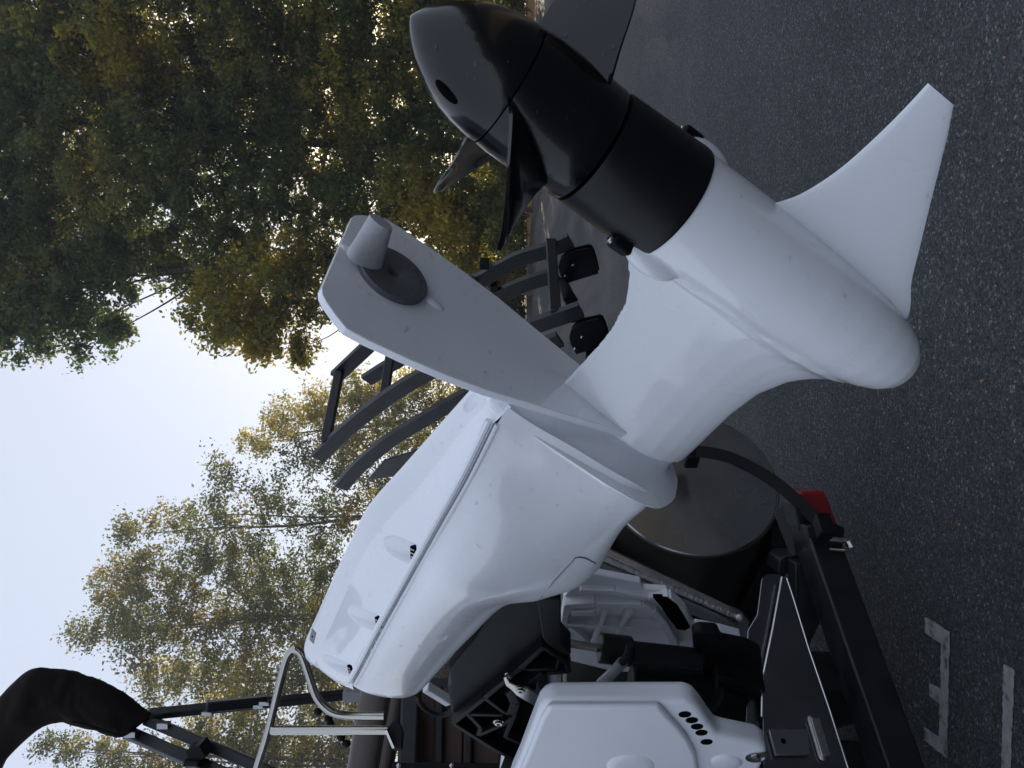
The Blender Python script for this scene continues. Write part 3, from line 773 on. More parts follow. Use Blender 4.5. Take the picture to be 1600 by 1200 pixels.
# inward push of the surface where the scoops are
G = np.array([[mw_(*q) for q in r] for r in RP])
du = np.gradient(G, axis=0); dv = np.gradient(G, axis=1)
NN = np.cross(du, dv); NN /= (np.linalg.norm(NN, axis=2)[..., None] + 1e-9)
tocam = CAM - G
NN *= np.sign((NN * tocam).sum(2))[..., None]
plain = bvh(obj('tmp', Bag().grid(G), M['white'], motor))
bpy.data.objects.remove(bpy.data.objects['tmp'])
SCOOP = [((599, 845), (652, 868), .0200), ((544, 953), (597, 977), .0180), ((503, 1027), (553, 1051), .0165)]
vis = (RP[..., 1] < .01)
slots = []
for (p0, p1, hw) in SCOOP:
    q0, n0 = hit(plain, *p0); q1, n1 = hit(plain, *p1)
    d = q1 - q0; Ls = np.linalg.norm(d); d /= Ls; nn = (n0 + n1) / np.linalg.norm(n0 + n1); w = np.cross(nn, d); w /= np.linalg.norm(w)
    rel = G - q0; u = rel @ d / Ls; v = rel @ w; hgt = np.abs(rel @ nn)
    width = hw * np.clip(1 - (np.clip(.62 - u, 0, 1) / .62) ** 2.2, 0, 1) ** .5
    inside = (u > 0) & (u < 1) & (np.abs(v) < width) & (hgt < .05) & vis
    rr = np.abs(v) / np.maximum(width, 1e-5)
    depth = .021 * np.minimum(np.clip(u / .70, 0, 1), np.clip((1 - u) / .30, 0, 1)) * np.clip((1 - rr) / .10, 0, 1)
    G = G - NN * (depth * inside)[..., None]
    sel = inside & (u > .80) & (u < .94) & (rr < .45)
    slots.append((G[sel].mean(0) - nn * .001, d, w, nn, hw))
# grip recess low on the spine
q0, n0 = hit(plain, 735, 630)
if q0 is not None:
    d = mb_(738, 624, -.02) - mb_(726, 638, -.02); d -= n0 * (d @ n0); Ls = np.linalg.norm(d); d /= Ls; w = np.cross(n0, d)
    rel = G - q0; e2_ = (rel @ d / .020) ** 2 + (rel @ w / .011) ** 2
    G = G - NN * (.008 * np.clip(1 - e2_, 0, 1) ** .6 * vis * (np.abs(rel @ n0) < .03))[..., None]
rear = obj('rear_cover', Bag().grid(G), M['white'], motor, angle=80)
for (c, d, w, nn, hw) in slots:
    sl_ = obj('vent_slot', Bag().box(c + nn * .004, d * .0065, w * hw * .58, nn * .0050), M['pane_black'], rear)
    for j in range(3):
        obj('slat', Bag().box(c + nn * .0092 + w * hw * (.34 * (j - 1)) , d * .0058, w * .0011, nn * .0012), M['steel'], sl_)
body_t = bvh(body); rear_t = bvh(rear)
seam = spline([mb_(*s_, bs) for _, _, s_, bs in REAR], 6)
cen_l = loc(seam[len(seam) // 2])
def off_out(p, n_out, n_aft): return p - MBX * n_out + MA * n_aft
obj('seam_trim', Bag().tube([off_out(p, .0020, .010) for p in seam], .0058, 8).tube([off_out(p, .0022, -.0045) for p in seam], .0040, 8), M['white'], rear)
obj('seam_gap', Bag().tube([off_out(p, .0044, .0022) for p in seam], .0012, 6), M['seam_grey'], rear)
pts = []
for (x, y) in [(842, 936), (862, 912), (880, 892), (893, 878), (900, 871), (914, 872), (930, 880)]:
    p, n = hit(body_t, x, y)
    if p is not None: pts.append(p + n * .0002)
if len(pts) > 2: obj('cover_joint', Bag().tube(spline(pts, 4), .0016, 6), M['grey_plastic'], body)
p, n = hit(rear_t, 487, 1003); q, n2 = hit(rear_t, 491, 985)
if p is not None and q is not None:
    d = q - p; d /= np.linalg.norm(d); w = np.cross(n, d)
    lt = obj('latch_plate', Bag().box((p + q) / 2, d * .020, w * .0075, n * .0015), M['grey_plastic'], rear, bevel=.0012)
    obj('keyhole', Bag().box((p + q) / 2 + n * .0015, d * .002, w * .002, n * .0008), M['pane_black'], lt)

# swivel bracket (black), tilt gear, brackets
def pm(pts, b): return [mb_(x, y, b) for x, y in pts]
swv = thing('swivel_bracket', 'x', 'y', mw_(-.6, 0, -.9))
bpy.data.objects.remove(swv)
def part(name, bag, m, parent=motor, **k): return obj(name, bag, M[m], parent, **k)
sw = part('swivel_bracket', Bag().prism(pm([(785, 930), (842, 925), (852, 997), (814, 1033), (760, 1078), (707, 1122), (699, 1076), (704, 1068), (701, 1048), (740, 1000)], -.055), MBX * .11), 'black_cast', bevel=.006, seg=3)
# ribbed lower web of the bracket, seen as a lattice of thin webs round dark pockets
BW = -.062
part('pocket_plate', Bag().prism(pm([(712, 1120), (758, 1082), (812, 1036), (850, 1002), (884, 1025), (889, 1040), (856, 1044), (838, 1068), (834, 1110), (822, 1150), (811, 1184), (770, 1162)], BW + .016), MBX * .008), 'pane_black', sw)
def web(pts, w=.0055, b=BW):
    bg_ = Bag()
    for i in range(len(pts) - 1):
        bg_.bar(mb_(*pts[i], b), mb_(*pts[i + 1], b), w, np.cross(MBX, mb_(*pts[i + 1], b) - mb_(*pts[i], b)), .016)
    return part('web', bg_, 'black_cast', sw, bevel=.002)
web([(709, 1121), (758, 1081), (812, 1036), (850, 1001)], .006); web([(709, 1121), (770, 1160), (812, 1182)], .0065)
web([(736, 1107), (786, 1108)]); web([(729, 1103), (752, 1128), (748, 1140)]); web([(748, 1140), (790, 1121), (801, 1112)])
web([(790, 1142), (806, 1105)]); web([(790, 1142), (822, 1156)]); web([(758, 1081), (790, 1105), (806, 1105)]); web([(800, 1105), (806, 1090), (797, 1072)], .011)
web([(852, 1003), (886, 1028), (889, 1040), (856, 1043)], .005); web([(815, 1033), (826, 1037), (870, 1036), (875, 1020)], .004); web([(797, 1074), (830, 1058), (850, 1043)], .008)
part('flange', Bag().prism(pm([(838, 937), (876, 936), (877, 1004), (893, 1022), (884, 1024), (858, 1009), (848, 998)], -.075), MBX * .05), 'black_cast', sw, bevel=.003)
def boltface(x, y, b, r, parent=sw, m='steel'):
    c = mb_(x, y, b)
    part('bolt', Bag().lathe(c, -MBX, [(0, r * 1.4), (.003, r * 1.4), (.0035, r), (.008, r * .95), (.0082, r * .5), (.004, r * .45)], 20), m, parent)
boltface(779, 1127, BW - .014, .009)
part('hole', Bag().lathe(mb_(792, 1112, BW - .0135), -MBX, [(0, .008), (.001, .008)], 16), 'pane_black', sw)
# steering lever with bolt, and toothed sector
lv = part('tilt_lever', Bag().prism(pm([(787, 1055), (792, 1053), (797, 1062), (808, 1067), (820, 1068), (862, 1094), (845, 1104), (806, 1081), (800, 1074), (790, 1066)], -.088), -MBX * .008), 'alu_bright', bevel=.002)
boltface(813, 1076, -.096, .0085, lv)
boltface(794, 1052, -.070, .005)
tb = Bag().prism(pm([(838, 1062), (851, 1043), (857, 1052), (854, 1060), (857, 1068), (854, 1076), (857, 1084), (853, 1092), (845, 1086)], -.05), MBX * .03)
part('gear_sector', tb, 'black_cast', bevel=.001)
part('guide_rod', Bag().tube([mb_(863, 1036, -.02), mb_(865, 1100, -.02)], .017, 20), 'white_cast')
part('guide_rod', Bag().tube([mb_(876, 1040, -.03), mb_(876.5, 1100, -.03)], .0045, 12), 'steel')
part('spacer', Bag().box(mb_(820, 1099, -.01), MA * .012, MBX * .01, ML * .015), 'alu_bright', bevel=.002)
# lower white side beam behind the swivel bracket and the dark hose loop
part('steering_arm', Bag().prism(pm([(741, 1022), (800, 1050), (801, 1076), (765, 1056), (728, 1040)], .03), MBX * .03), 'white_cast', bevel=.004)
part('steering_arm', Bag().bar(mb_(665, 1073, .03), mb_(702, 1096, .03), .010, MA, .012), 'white_cast', bevel=.003)
part('hose', Bag().tube(spline([mb_(x, y, -.01) for x, y in [(652, 1085), (656, 1098), (668, 1110), (684, 1117), (700, 1115), (712, 1104)]], 5), .0065, 10), 'black_rubber')
# far and near clamp brackets
BF = .165
far = part('clamp_bracket', Bag().prism(pm([(880, 936), (905, 897), (934, 898), (1001, 911), (1005, 922), (1042, 924), (1064, 945), (1082, 978), (1118, 984), (1154, 993), (1158, 1004), (1150, 1040), (1000, 1060), (880, 1030)], BF + .004), MBX * .02), 'white_cast', bevel=.003)
def rib(pts, w=.006, h=.02, b=BF, closed=False, name='rib', par=far):
    bg_ = Bag()
    P_ = [mb_(x, y, b) for x, y in pts]
    for i in range(len(P_) - 1):
        bg_.bar(P_[i], P_[i + 1], w, np.cross(MBX, P_[i + 1] - P_[i]), h)
    return part(name, bg_, 'white_cast', par, bevel=.002)
rib([(884, 938), (930, 935), (1000, 937), (1018, 946), (1034, 962), (1047, 985), (1056, 1006)], .010)
rib([(886, 936), (880, 972), (884, 1004)], .008)
rib([(880, 966), (936, 968), (972, 971), (1040, 972)]); rib([(948, 941), (938, 968), (922, 1002)]); rib([(985, 945), (970, 970), (962, 990)]); rib([(890, 970), (922, 1000)])
rib([(906, 917), (960, 920), (1012, 930), (1044, 928), (1066, 948), (1084, 982)], .007, .012)
rib([(1084, 981), (1120, 988), (1153, 997)], .012, .02)
rib([(893, 946), (930, 944)], .009, .026)
sl2 = part('slot', Bag().prism(pm([(1020, 934), (1042, 934), (1058, 945), (1072, 968), (1079, 981), (1070, 986), (1058, 984), (1044, 966), (1032, 948)], BF - .0145), MBX * .012), 'pane_black', far, bevel=.002)
BN = -.185
near = part('clamp_bracket', Bag().prism(pm([(850, 1101), (862, 1096), (1074, 1096), (1086, 1101), (1096, 1112), (1108, 1130), (1122, 1148), (1136, 1152), (1186, 1162), (1197, 1169), (1199, 1178), (1190, 1200), (1170, 1245), (790, 1245), (800, 1215), (812, 1188), (834, 1130), (843, 1108)], BN), MBX * .045), 'white_cast', bevel=.012, seg=4)
near_t = bvh(near)
for (x, y) in [(1070, 1116), (1081, 1125), (1089, 1135), (1096, 1144.5), (1104, 1159)]:
    c = mb_(x, y, BN)
    part('pin_hole', Bag().lathe(c + MBX * .004, -MBX, [(0, .0122), (.0048, .0122)], 24), 'pane_black', near)
part('raised_face', Bag().prism(pm([(858, 1106), (1030, 1106), (1037, 1113), (1047, 1125), (1061, 1139), (1075, 1157), (1087, 1181), (1098, 1245), (800, 1245), (815, 1200), (824, 1180), (846, 1124)], BN - .013), MBX * .016), 'white_cast', near, bevel=.008, seg=4)
cb = mb_(1181, 1182, BN)
part('bolt', Bag().lathe(cb + MBX * .003, -MBX, [(0, .022), (.006, .022), (.0062, .018), (.004, .018), (.004, .010), (.010, .010), (.010, .004)], 28), 'alu_bright', near)
cb = mb_(985, 1196, BN - .013)
part('boss', Bag().lathe(cb + MBX * .01, -MBX, [(0, .052), (.010, .050), (.013, .044), (.0145, .030), (.0146, .01)], 32), 'white_cast', near)
part('boss', Bag().blob(mb_(1135, 1190, BN), MA * .035, ML * .03, MBX * .008, 20, 10), 'white_cast', near)
# trim ram and pump
ram = part('tilt_ram', Bag().tube([mb_(936, 1012, .03), mb_(986, 1018, .03)], .034, 24).tube([mb_(986, 1020, .03), mb_(1096, 1032, .03)], .027, 24), 'black_satin', bevel=.004)
part('ram_rod', Bag().tube([mb_(872, 1002, .03), mb_(940, 1013, .03)], .0095, 16), 'steel', ram)
part('ram_block', Bag().prism(pm([(1082, 992), (1094, 987), (1122, 989), (1130, 1004), (1170, 1012), (1190, 1022), (1193, 1068), (1150, 1090), (1090, 1076)], .045), MBX * .03), 'black_cast', ram, bevel=.008, seg=3)
part('pump_body', Bag().tube([mb_(985, 1062, .02), mb_(1110, 1078, .02)], .036, 20).tube([mb_(1105, 1085, .0), mb_(1190, 1120, .0)], .05, 20), 'black_cast', ram, bevel=.006)
part('pump_body', Bag().prism(pm([(1120, 1060), (1196, 1075), (1200, 1150), (1135, 1145), (1110, 1110)], .0), MBX * .06), 'black_cast', ram, bevel=.008)
hp = spline([mb_(x, y, -.02) for x, y in [(984, 1008), (980, 1024), (966, 1042), (944, 1064), (918, 1082), (892, 1092)]], 5)
hs = part('hose', Bag().tube(hp, .0085, 12), 'black_rubber', ram)
part('hose_sleeve', Bag().tube(hp[8:17], .0125, 12), 'grey_plastic', hs)
part('hose', Bag().tube(spline([mb_(x, y, .04) for x, y in [(900, 1090), (960, 1080), (1010, 1050), (1060, 1066), (1100, 1050)]], 5), .006, 10), 'black_rubber', ram)

# water drops where the photograph shows them
def drops(tree_, spots, parent, r0=.0026):
    bg_ = Bag()
    for x, y, k in spots:
        p, n = hit(tree_, x, y)
        if p is None: continue
        a = np.cross(n, [0.2, .1, 1]); a /= np.linalg.norm(a); b = np.cross(n, a)
        r = r0 * k
        bg_.blob(p - n * r * .1, a * r, b * r * random.uniform(.75, 1), n * r * .5, 12, 8)
    if bg_.v:
        o = obj('water_drops', bg_, M['water'], parent); o['kind'] = 'stuff'
def rnd(n, x0, x1, y0, y1): return [(random.uniform(x0, x1), random.uniform(y0, y1), random.uniform(.5, 1.2)) for _ in range(n)]
drops(bvh(plate), [(632, 378, 1), (672, 396, 1.1), (674, 402, 1), (728, 458, 1), (724, 460, .8), (578, 460, .9), (633, 517, .9), (764, 550, 1.2), (757, 582, 1.2), (784, 580, 1), (798, 607, 1.1), (686, 560, 1), (668, 388, .8), (852, 547, .8), (718, 425, .7)] + rnd(12, 560, 860, 400, 620), plate)
drops(bvh(cone), [(682, 73, 1.1), (744, 101, 1.2), (731, 114, .9), (743, 124, .8), (757, 101, .7), (741, 73, .8), (770, 102, .7), (794, 96, .6)], cone)
drops(bvh(prop), [(848, 246, 1), (847, 220, .9), (860, 275, 1.2), (888, 296, .9), (898, 173, .7), (930, 195, .8)] + rnd(6, 830, 930, 150, 280), prop)
bl = [o for o in bpy.data.objects if o.name.startswith('blade')]
drops(bvh(*bl), [(884, 55, 1.3), (879, 79, 1.2), (907, 91, 1.3), (917, 117, 1.4), (959, 73, 1.4), (971, 57, 1.0), (953, 87, .8), (916, 2, 1)] + rnd(3, 880, 960, 10, 90), prop)
drops(bvh(gc), [(1158, 307, .9), (1234, 402, .9), (1185, 362, .7), (1060, 480, .7), (1319, 462, 1.2), (1115, 505, .8), (1270, 383, .8), (1215, 540, .7), (1390, 470, 1), (1080, 330, .6)], gc)
drops(body_t, [(805, 690, .8), (813, 697, .8), (870, 740, .9), (888, 730, .8), (907, 768, 1), (828, 745, .7), (935, 820, 1.1), (948, 793, .9), (815, 795, .8), (786, 748, .8), (766, 758, .8), (697, 1004, 1.1), (690, 982, .8), (683, 993, .8), (654, 1010, 1.3), (620, 1062, .9), (660, 1060, .7), (902, 820, .8), (935, 760, .7)] + rnd(14, 700, 900, 760, 920) + rnd(10, 620, 720, 950, 1050), body)
drops(rear_t, [(677, 700, 1), (690, 692, 1), (720, 665, 1), (708, 672, .7), (546, 880, .7), (560, 930, .6), (512, 960, 1), (532, 988, .7)] + rnd(14, 500, 640, 820, 1000), rear)
drops(bvh(skeg), [(1447, 306, 1.3), (1473, 185, .8), (1266, 380, .9)], skeg)

# ------------------------------------------------------------------ the pontoon boat
PC = at(1078, 750, 2.5); PR = .285
boat = thing('pontoon_boat', 'pontoon boat with round aluminium tube end and brown stern seats', 'boat', np.array([PC[0], PC[1], 0]) - BS * .5)
def bpart(name, bag, m, parent=boat, **k): return obj(name, bag, M[m], parent, **k)
tube = bpart('pontoon_tube', Bag().lathe(PC, -BS, [(.004, PR - .004), (.006, PR), (.30, PR), (1.2, PR), (4.5, PR), (4.6, PR * .9)], 72), 'tube_alu')
cap = bpart('end_cap', Bag().lathe(PC, BS, [(-.01, PR - .006), (0, PR - .006), (.003, PR - .010), (.0035, .001)], 72), 'alu', tube)
bpart('weld_ring', Bag().tube([PC + (BT * math.cos(a) + ZZ * math.sin(a)) * (PR - .003) - BS * .002 for a in np.linspace(0, 2 * math.pi, 73)], .0042, 6), 'tube_alu', tube)
hk = at(1083, 704, 2.38)
bpart('tie_down_eye', Bag().box(at(1078, 706, 2.44), BS * .03, BT * .045, ZZ * .022), 'black_cast', bevel=.006)
# far pontoon tube and deck, running away from the stern
deckz = 1.02
dk0 = at(1000, 1060, 2.15)
def bp(s, t, z): return np.array([PC[0], PC[1], 0]) + BS * s + BT * t + ZZ * z
bpart('pontoon_tube', Bag().lathe(bp(-.02, -2.0, PC[2]), -BS, [(0, .001), (.002, PR), (4.5, PR)], 48), 'tube_alu')
bpart('deck', Bag().box(bp(-2.5, -.85, 1.13), BS * 2.4, BT * 1.45, ZZ * .03), 'tube_alu', bevel=.004)
# transom of the motor pod with welded edges
tn = BS; t0 = at(1000, 1060, 2.06)
def pt(x, y, d=0.0): return on_plane(x, y, t0 + BS * d, BS)
bpart('transom_plate', Bag().prism([pt(*q) for q in [(886, 985), (960, 960), (1150, 985), (1205, 1060), (1215, 1260), (760, 1260), (800, 1150), (884, 1080)]], -BS * .012), 'tube_alu', bevel=.002)
# sloping pod side with the long weld
w0, w1 = at(915, 848, 2.20), at(1164, 974, 2.12)
dn = (w1 - w0) / np.linalg.norm(w1 - w0)
ps = bpart('pod_side', Bag().prism([at(900, 836, 2.28), at(940, 858, 2.22), at(1050, 910, 2.18), at(1163, 962, 2.14), at(1172, 985, 2.12), at(1172, 1020, 2.10), at(1165, 1022, 2.10), at(1150, 990, 2.10), at(1000, 925, 2.14), at(910, 890, 2.18)], -BS * .02 + BT * .03), 'alu', bevel=.002)
bpart('edge_strip', Bag().bar(at(925, 852, 2.20), at(1160, 962, 2.115), .009, ZZ, .006), 'alu_bright', ps, bevel=.002)
wb_ = Bag()
for i in range(84):
    f_ = i / 83; c = at(930 + (1160 - 930) * f_, 866 + (968 - 866) * f_ + random.uniform(-.35, .35), 2.155 - .07 * f_)
    wb_.blob(c, dn * .0085, np.cross(dn, FW) * .0085 * random.uniform(.9, 1.1), -FW * .0034 * random.uniform(.8, 1.2), 10, 6)
for dx, dy, r in ((1158, 967, .016), (1163, 971, .014)):
    wb_.blob(at(dx, dy, 2.07), dn * r, np.cross(dn, FW) * r * .8, -FW * .008, 10, 6)
o = bpart('weld_bead', wb_, 'weld', ps); o['kind'] = 'stuff'
# polished wing plates at the side of the pod
wp0 = at(1222, 901, 2.0)
def wp(x, y, d=0.0): return on_plane(x, y, wp0 + BS * d, BS + ZZ * -.10)
wing = bpart('wing_plate', Bag().prism([wp(x, y, -.02) for x, y in [(1183, 960), (1190, 905), (1196, 897), (1219, 896), (1224, 903), (1192, 1062), (1192, 1150), (1165, 1145), (1168, 985)]], -BS * .006), 'alu_dark', bevel=.002)
w2_ = bpart('wing_plate', Bag().prism([wp(x, y) for x, y in [(1222, 901), (1229, 904), (1239, 934), (1262, 1010), (1296, 1110), (1326, 1205), (1340, 1260), (1195, 1260), (1192, 1150), (1191, 1062)]], -BS * .007), 'alu_dark', bevel=.0015)
bpart('fold_line', Bag().tube([wp(1222, 902, .002), wp(1207, 985, .002), wp(1191, 1062, .002), wp(1190, 1120, .002)], .0035, 8), 'alu_bright', w2_)
bpart('cut_edge', Bag().tube([wp(x, y, -.003) for x, y in [(1229, 904), (1239, 934), (1262, 1010), (1296, 1110), (1326, 1205)]], .0036, 8), 'alu_bright', w2_)
fbar = bpart('flat_bar', Bag().prism([wp(x, y, .016) for x, y in [(1201, 1139), (1262, 1139), (1266, 1179), (1212, 1180)]], -BS * .012), 'alu', bevel=.0015)
bpart('hole', Bag().lathe(wp(1224, 1158, .016), BS, [(0, .006), (.0012, .006)], 14), 'pane_black', fbar)
bpart('weld_lug', Bag().bar(wp(1272, 1122, .008), wp(1290, 1182, .008), .012, BT, .006), 'weld', w2_, bevel=.003)
wl = Bag()
for i in range(14):
    wl.blob(wp(1268 + 1.26 * i, 1126 + 4.2 * i, .006), ZZ * .010, BT * .012, BS * .006, 8, 5)
o = bpart('weld_bead', wl, 'weld', w2_); o['kind'] = 'stuff'
# stern seat, trim and brown panels beside the motor
sy = 2.35
def sp_(x, y, d=0.0):
    return on_plane(x, y, at(600, 1150, sy) + BS * d, BS)
rows = []
for j in range(9):
    f_ = j / 8; y = 1060 + (1290 - 1060) * f_
    l0 = 566 - 26 * f_ * 1.5
    prof = [(l0 + 8, -.10), (l0 + 1, -.03), (l0, 0), (l0 + 4, .025), (l0 + 16, .045), (l0 + 30, .050), (l0 + 42, .046), (l0 + 46, .036), (l0 + 49, .044), (l0 + 60, .046), (l0 + 68, .036), (l0 + 72, .01), (l0 + 73, -.06)]
    rows.append([sp_(x, y, d) for x, d in prof])
seat = bpart('seat_cushion', Bag().grid(patch(np.array(rows), 3, 4)), 'leather', angle=80)
bpart('stitching', Bag().tube([sp_(566 - 39 * f_ + 44.5, 1060 + 230 * f_, .0455) for f_ in np.linspace(0, 1, 12)], .0018, 6).tube([sp_(566 - 39 * f_ + 48, 1060 + 230 * f_, .0455) for f_ in np.linspace(0, 1, 12)], .0018, 6), 'thread', seat)
bpart('trim_rail', Bag().bar(sp_(643, 1070, .02), sp_(634, 1290, .02), .030, ZZ, .03), 'black_rail', bevel=.01, seg=3)
bpart('back_panel', Bag().prism([sp_(x, y, -.09) for x, y in [(640, 1060), (860, 1060), (860, 1300), (636, 1300)]], -BS * .01), 'black_rail')
for (x0, x1) in ((652, 680), (694, 724), (740, 782)):
    bpart('brown_panel', Bag().prism([sp_(x, y, -.07) for x, y in [(x0, 1075), (x1, 1075), (x1 - 3, 1296), (x0 - 4, 1296)]], -BS * .018), 'wood', bevel=.004)
for x in (687, 732, 788):
    bpart('panel_rib', Bag().bar(sp_(x, 1075, -.05), sp_(x - 3, 1296, -.05), .014, ZZ, .02), 'black_rail', bevel=.006)
ss = bpart('rear_sill', Bag().prism([sp_(x, y, .05) for x, y in [(612, 1190), (795, 1192), (795, 1290), (610, 1290)]], -BS * .04), 'black_cast', bevel=.003)
for x in (623, 706, 788):
    bpart('screw', Bag().lathe(sp_(x, 1197, .051), BS, [(0, .008), (.003, .007), (.004, .003)], 14), 'steel', ss)
bpart('corner_post', Bag().tube([sp_(789, 1215, .20), sp_(795, 1168, .20), sp_(812, 1166, .20)][:2] , .018, 16), 'white_cast')
bpart('corner_post', Bag().bar(sp_(802, 1168, .2), sp_(802, 1260, .2), .018, ZZ, .02), 'white_cast', bevel=.006)
# stainless grab rail
RY = 2.02
rp = spline([at(x, y, RY) for x, y in [(392, 1250), (402, 1200), (416, 1155), (430, 1098), (440, 1058), (448, 1030), (454, 1019), (461, 1015), (469, 1020), (475, 1032), (485, 1062), (493, 1085), (503, 1100), (518, 1112), (535, 1117), (562, 1119), (600, 1119)]], 6)
rl = bpart('grab_rail', Bag().tube(rp, .0105, 14), 'steel')
bpart('upright', Bag().tube([at(424, 1141, RY - .005), at(480, 1141, RY - .005), at(606, 1141, RY - .005)], .0115, 14), 'steel', rl)
mp_ = bpart('foot_plate', Bag().prism([at(x, y, RY - .02) for x, y in [(603, 1140), (612, 1128), (624, 1126), (630, 1140), (628, 1168), (616, 1170)]], -BS * .025), 'black_cast', rl, bevel=.003)
bpart('plate_edge', Bag().bar(at(603, 1140, RY - .03), at(615, 1168, RY - .03), .003, ZZ, .004), 'alu_bright', rl)
for (x, y) in ((497, 1112), (513, 1123), (516, 1131), (533, 1152), (541, 1162)):
    bpart('canopy_clip', Bag().blob(at(x, y, RY + .12), np.array([.012, 0, 0]), np.array([0, .01, 0]), np.array([0, 0, .012]), 8, 6), 'black_cast', rl)

# ------------------------------------------------------------------ folded canopy
bim = thing('folded_canopy', 'folded boat canopy in a brown cloth cover on black folding arms', 'canopy', at(560, 1080, 2.6))
top_ = [(-60, 1150), (0, 1088), (45, 1047), (85, 1046), (120, 1052), (150, 1062), (185, 1080), (212, 1098), (236, 1114)]
bot_ = [(-20, 1260), (0, 1200), (56, 1143), (90, 1129), (118, 1131), (150, 1140), (178, 1149), (196, 1149), (228, 1126)]
rows = []
dd = [2.25, 2.25, 2.26, 2.28, 2.30, 2.32, 2.34, 2.36, 2.38]
T_ = spline([(*t, d) for t, d in zip(top_, dd)], 8); B_ = spline([(*t, d) for t, d in zip(bot_, dd)], 8)
for i in range(len(T_)):
    p, q = at(*T_[i]), at(*B_[i]); c = (p + q) / 2; h = (p - q) / 2; hl = np.linalg.norm(h)
    dp = FW * hl * .62
    ring = []
    for j in range(40):
        a = 2 * math.pi * j / 40
        wv = c + h * math.cos(a) + dp * math.sin(a)
        nz = noise.noise(Vector((i * .16, math.cos(a) * 1.6, math.sin(a) * 1.6)))
        nz2 = noise.noise(Vector((i * .5 + 9, math.cos(a) * 2.2 + i * .12, math.sin(a) * 2.2)))
        ring.append(c + (wv - c) * (1 + (.15 * nz + .09 * nz2) * abs(math.sin(a)) ** .7))
    rows.append(ring)
cbg = Bag().grid(rows, True); cbg.f += [tuple(range(40)), tuple(range(len(cbg.v) - 1, len(cbg.v) - 41, -1))]
cov = obj('cloth_cover', cbg, M['canvas'], bim, angle=80)
obj('hem', Bag().tube([at(*(B_[i][:2] + np.array([0, -2])), B_[i][2] - .045) for i in range(30, len(B_) - 6)], .005, 8), M['canvas'], cov)
def arm(p, q, w=.016, name='arm'):
    return obj(name, Bag().bar(at(*p), at(*q), w, ZZ + .2 * BT, .013), M['black_rail'], bim, bevel=.004)
a1 = arm((232, 1116, 2.40), (556, 1084, 2.62), .0155)
obj('sleeve', Bag().bar(at(322, 1104, 2.42), at(416, 1095, 2.50), .021, ZZ, .016), M['black_rail'], a1, bevel=.004)
for (x, y, d) in ((325, 1114, 2.42), (405, 1103, 2.49), (414, 1098, 2.49)):
    obj('clip', Bag().box(at(x, y, d - .02), np.array([.006, 0, 0]), np.array([0, .012, 0]), ZZ * .017), M['alu'], a1, bevel=.002)
a2 = arm((228, 1124, 2.40), (470, 1225, 2.30), .0160)
obj('clip', Bag().box(at(256, 1133, 2.37), np.array([.009, 0, 0]), np.array([0, .012, 0]), ZZ * .018), M['alu'], a2, bevel=.002)
a3 = arm((196, 1143, 2.38), (400, 1232, 2.25), .0175)
obj('clip', Bag().box(at(205, 1146, 2.35), np.array([.009, 0, 0]), np.array([0, .012, 0]), ZZ * .018), M['alu'], a3, bevel=.002)
obj('clamp_joint', Bag().box(at(312, 1172, 2.30), np.array([.018, 0, 0.01]), np.array([0, .03, 0]), np.array([-.01, 0, .022])).box(at(302, 1189, 2.28), np.array([.008, 0, 0]), np.array([0, .02, 0]), ZZ * .022), M['black_cast'], a3, bevel=.003)
obj('fork', Bag().box(at(551, 1086, 2.60), np.array([.018, 0, 0]), np.array([0, .02, 0]), ZZ * .03), M['grey_plastic'], a1, bevel=.003)

# ------------------------------------------------------------------ boarding ladder
NP = at(905, 485, 3.25)
def nl(x, y, d=0.0): return on_plane(x, y, NP + BT * d, BT)
# how far apart the two sides stand: the same rung seen at its two ends
best = min(np.linspace(.2, .7, 101), key=lambda d: abs((lambda q: (600 - FOC * ((q - CAM) @ UP) / ((q - CAM) @ FW)))(nl(508, 688) + BT * d) - 577))
SPN = float(best)
lad = thing('boarding_ladder', 'black boarding ladder with curved ribbed rails folded up at the stern', 'ladder', np.array([NP[0], NP[1], deckz]))
def rail(px, d, w=.040, th=.028):
    P_ = spline([nl(x, y, d) for x, y in px], 5)
    prof = []
    n_r = 6
    for i in range(n_r):                               # grooved face towards the near side
        a0, a1 = -w + 2 * w * i / n_r, -w + 2 * w * (i + 1) / n_r
        g_ = .0028
        prof += [(a0 + .0012, -th / 2), (a1 - .0022, -th / 2), (a1 - .0016, -th / 2 + g_), (a1 - .0002, -th / 2 + g_)]
    prof = prof[:-2] + [(w, -th / 2 + .002), (w, th / 2), (-w, th / 2)]
    rows = []
    for i in range(len(P_)):
        t = P_[min(i + 1, len(P_) - 1)] - P_[max(i - 1, 0)]; t /= np.linalg.norm(t); u = np.cross(BT, t)
        rows.append([P_[i] + u * a + BT * b for a, b in prof])
    bg_ = Bag().grid(rows, True); n_ = len(prof); bg_.f += [tuple(range(n_)), tuple(range(len(bg_.v) - 1, len(bg_.v) - 1 - n_, -1))]
    return obj('rail', bg_, M['black_rail'], lad, smooth=True, angle=25)
NO = [(497, 715), (540, 673), (587, 635), (633, 603), (680, 577), (740, 548), (800, 522), (852, 503), (908, 484)]
NI = [(533, 761), (563, 727), (610, 688), (657, 659), (703, 632), (738, 613), (790, 580), (840, 545), (875, 530)]
FO = [(526, 588), (563, 553), (591, 528), (640, 494), (700, 460), (752, 437), (808, 406), (856, 391), (892, 376)]
FI = [(573, 594), (601, 576), (633, 557), (690, 515), (740, 482), (782, 461), (821, 444), (870, 428)]
rail(NO, 0); rail(NI, .012); rail(FO, SPN); rail(FI, SPN - .012)
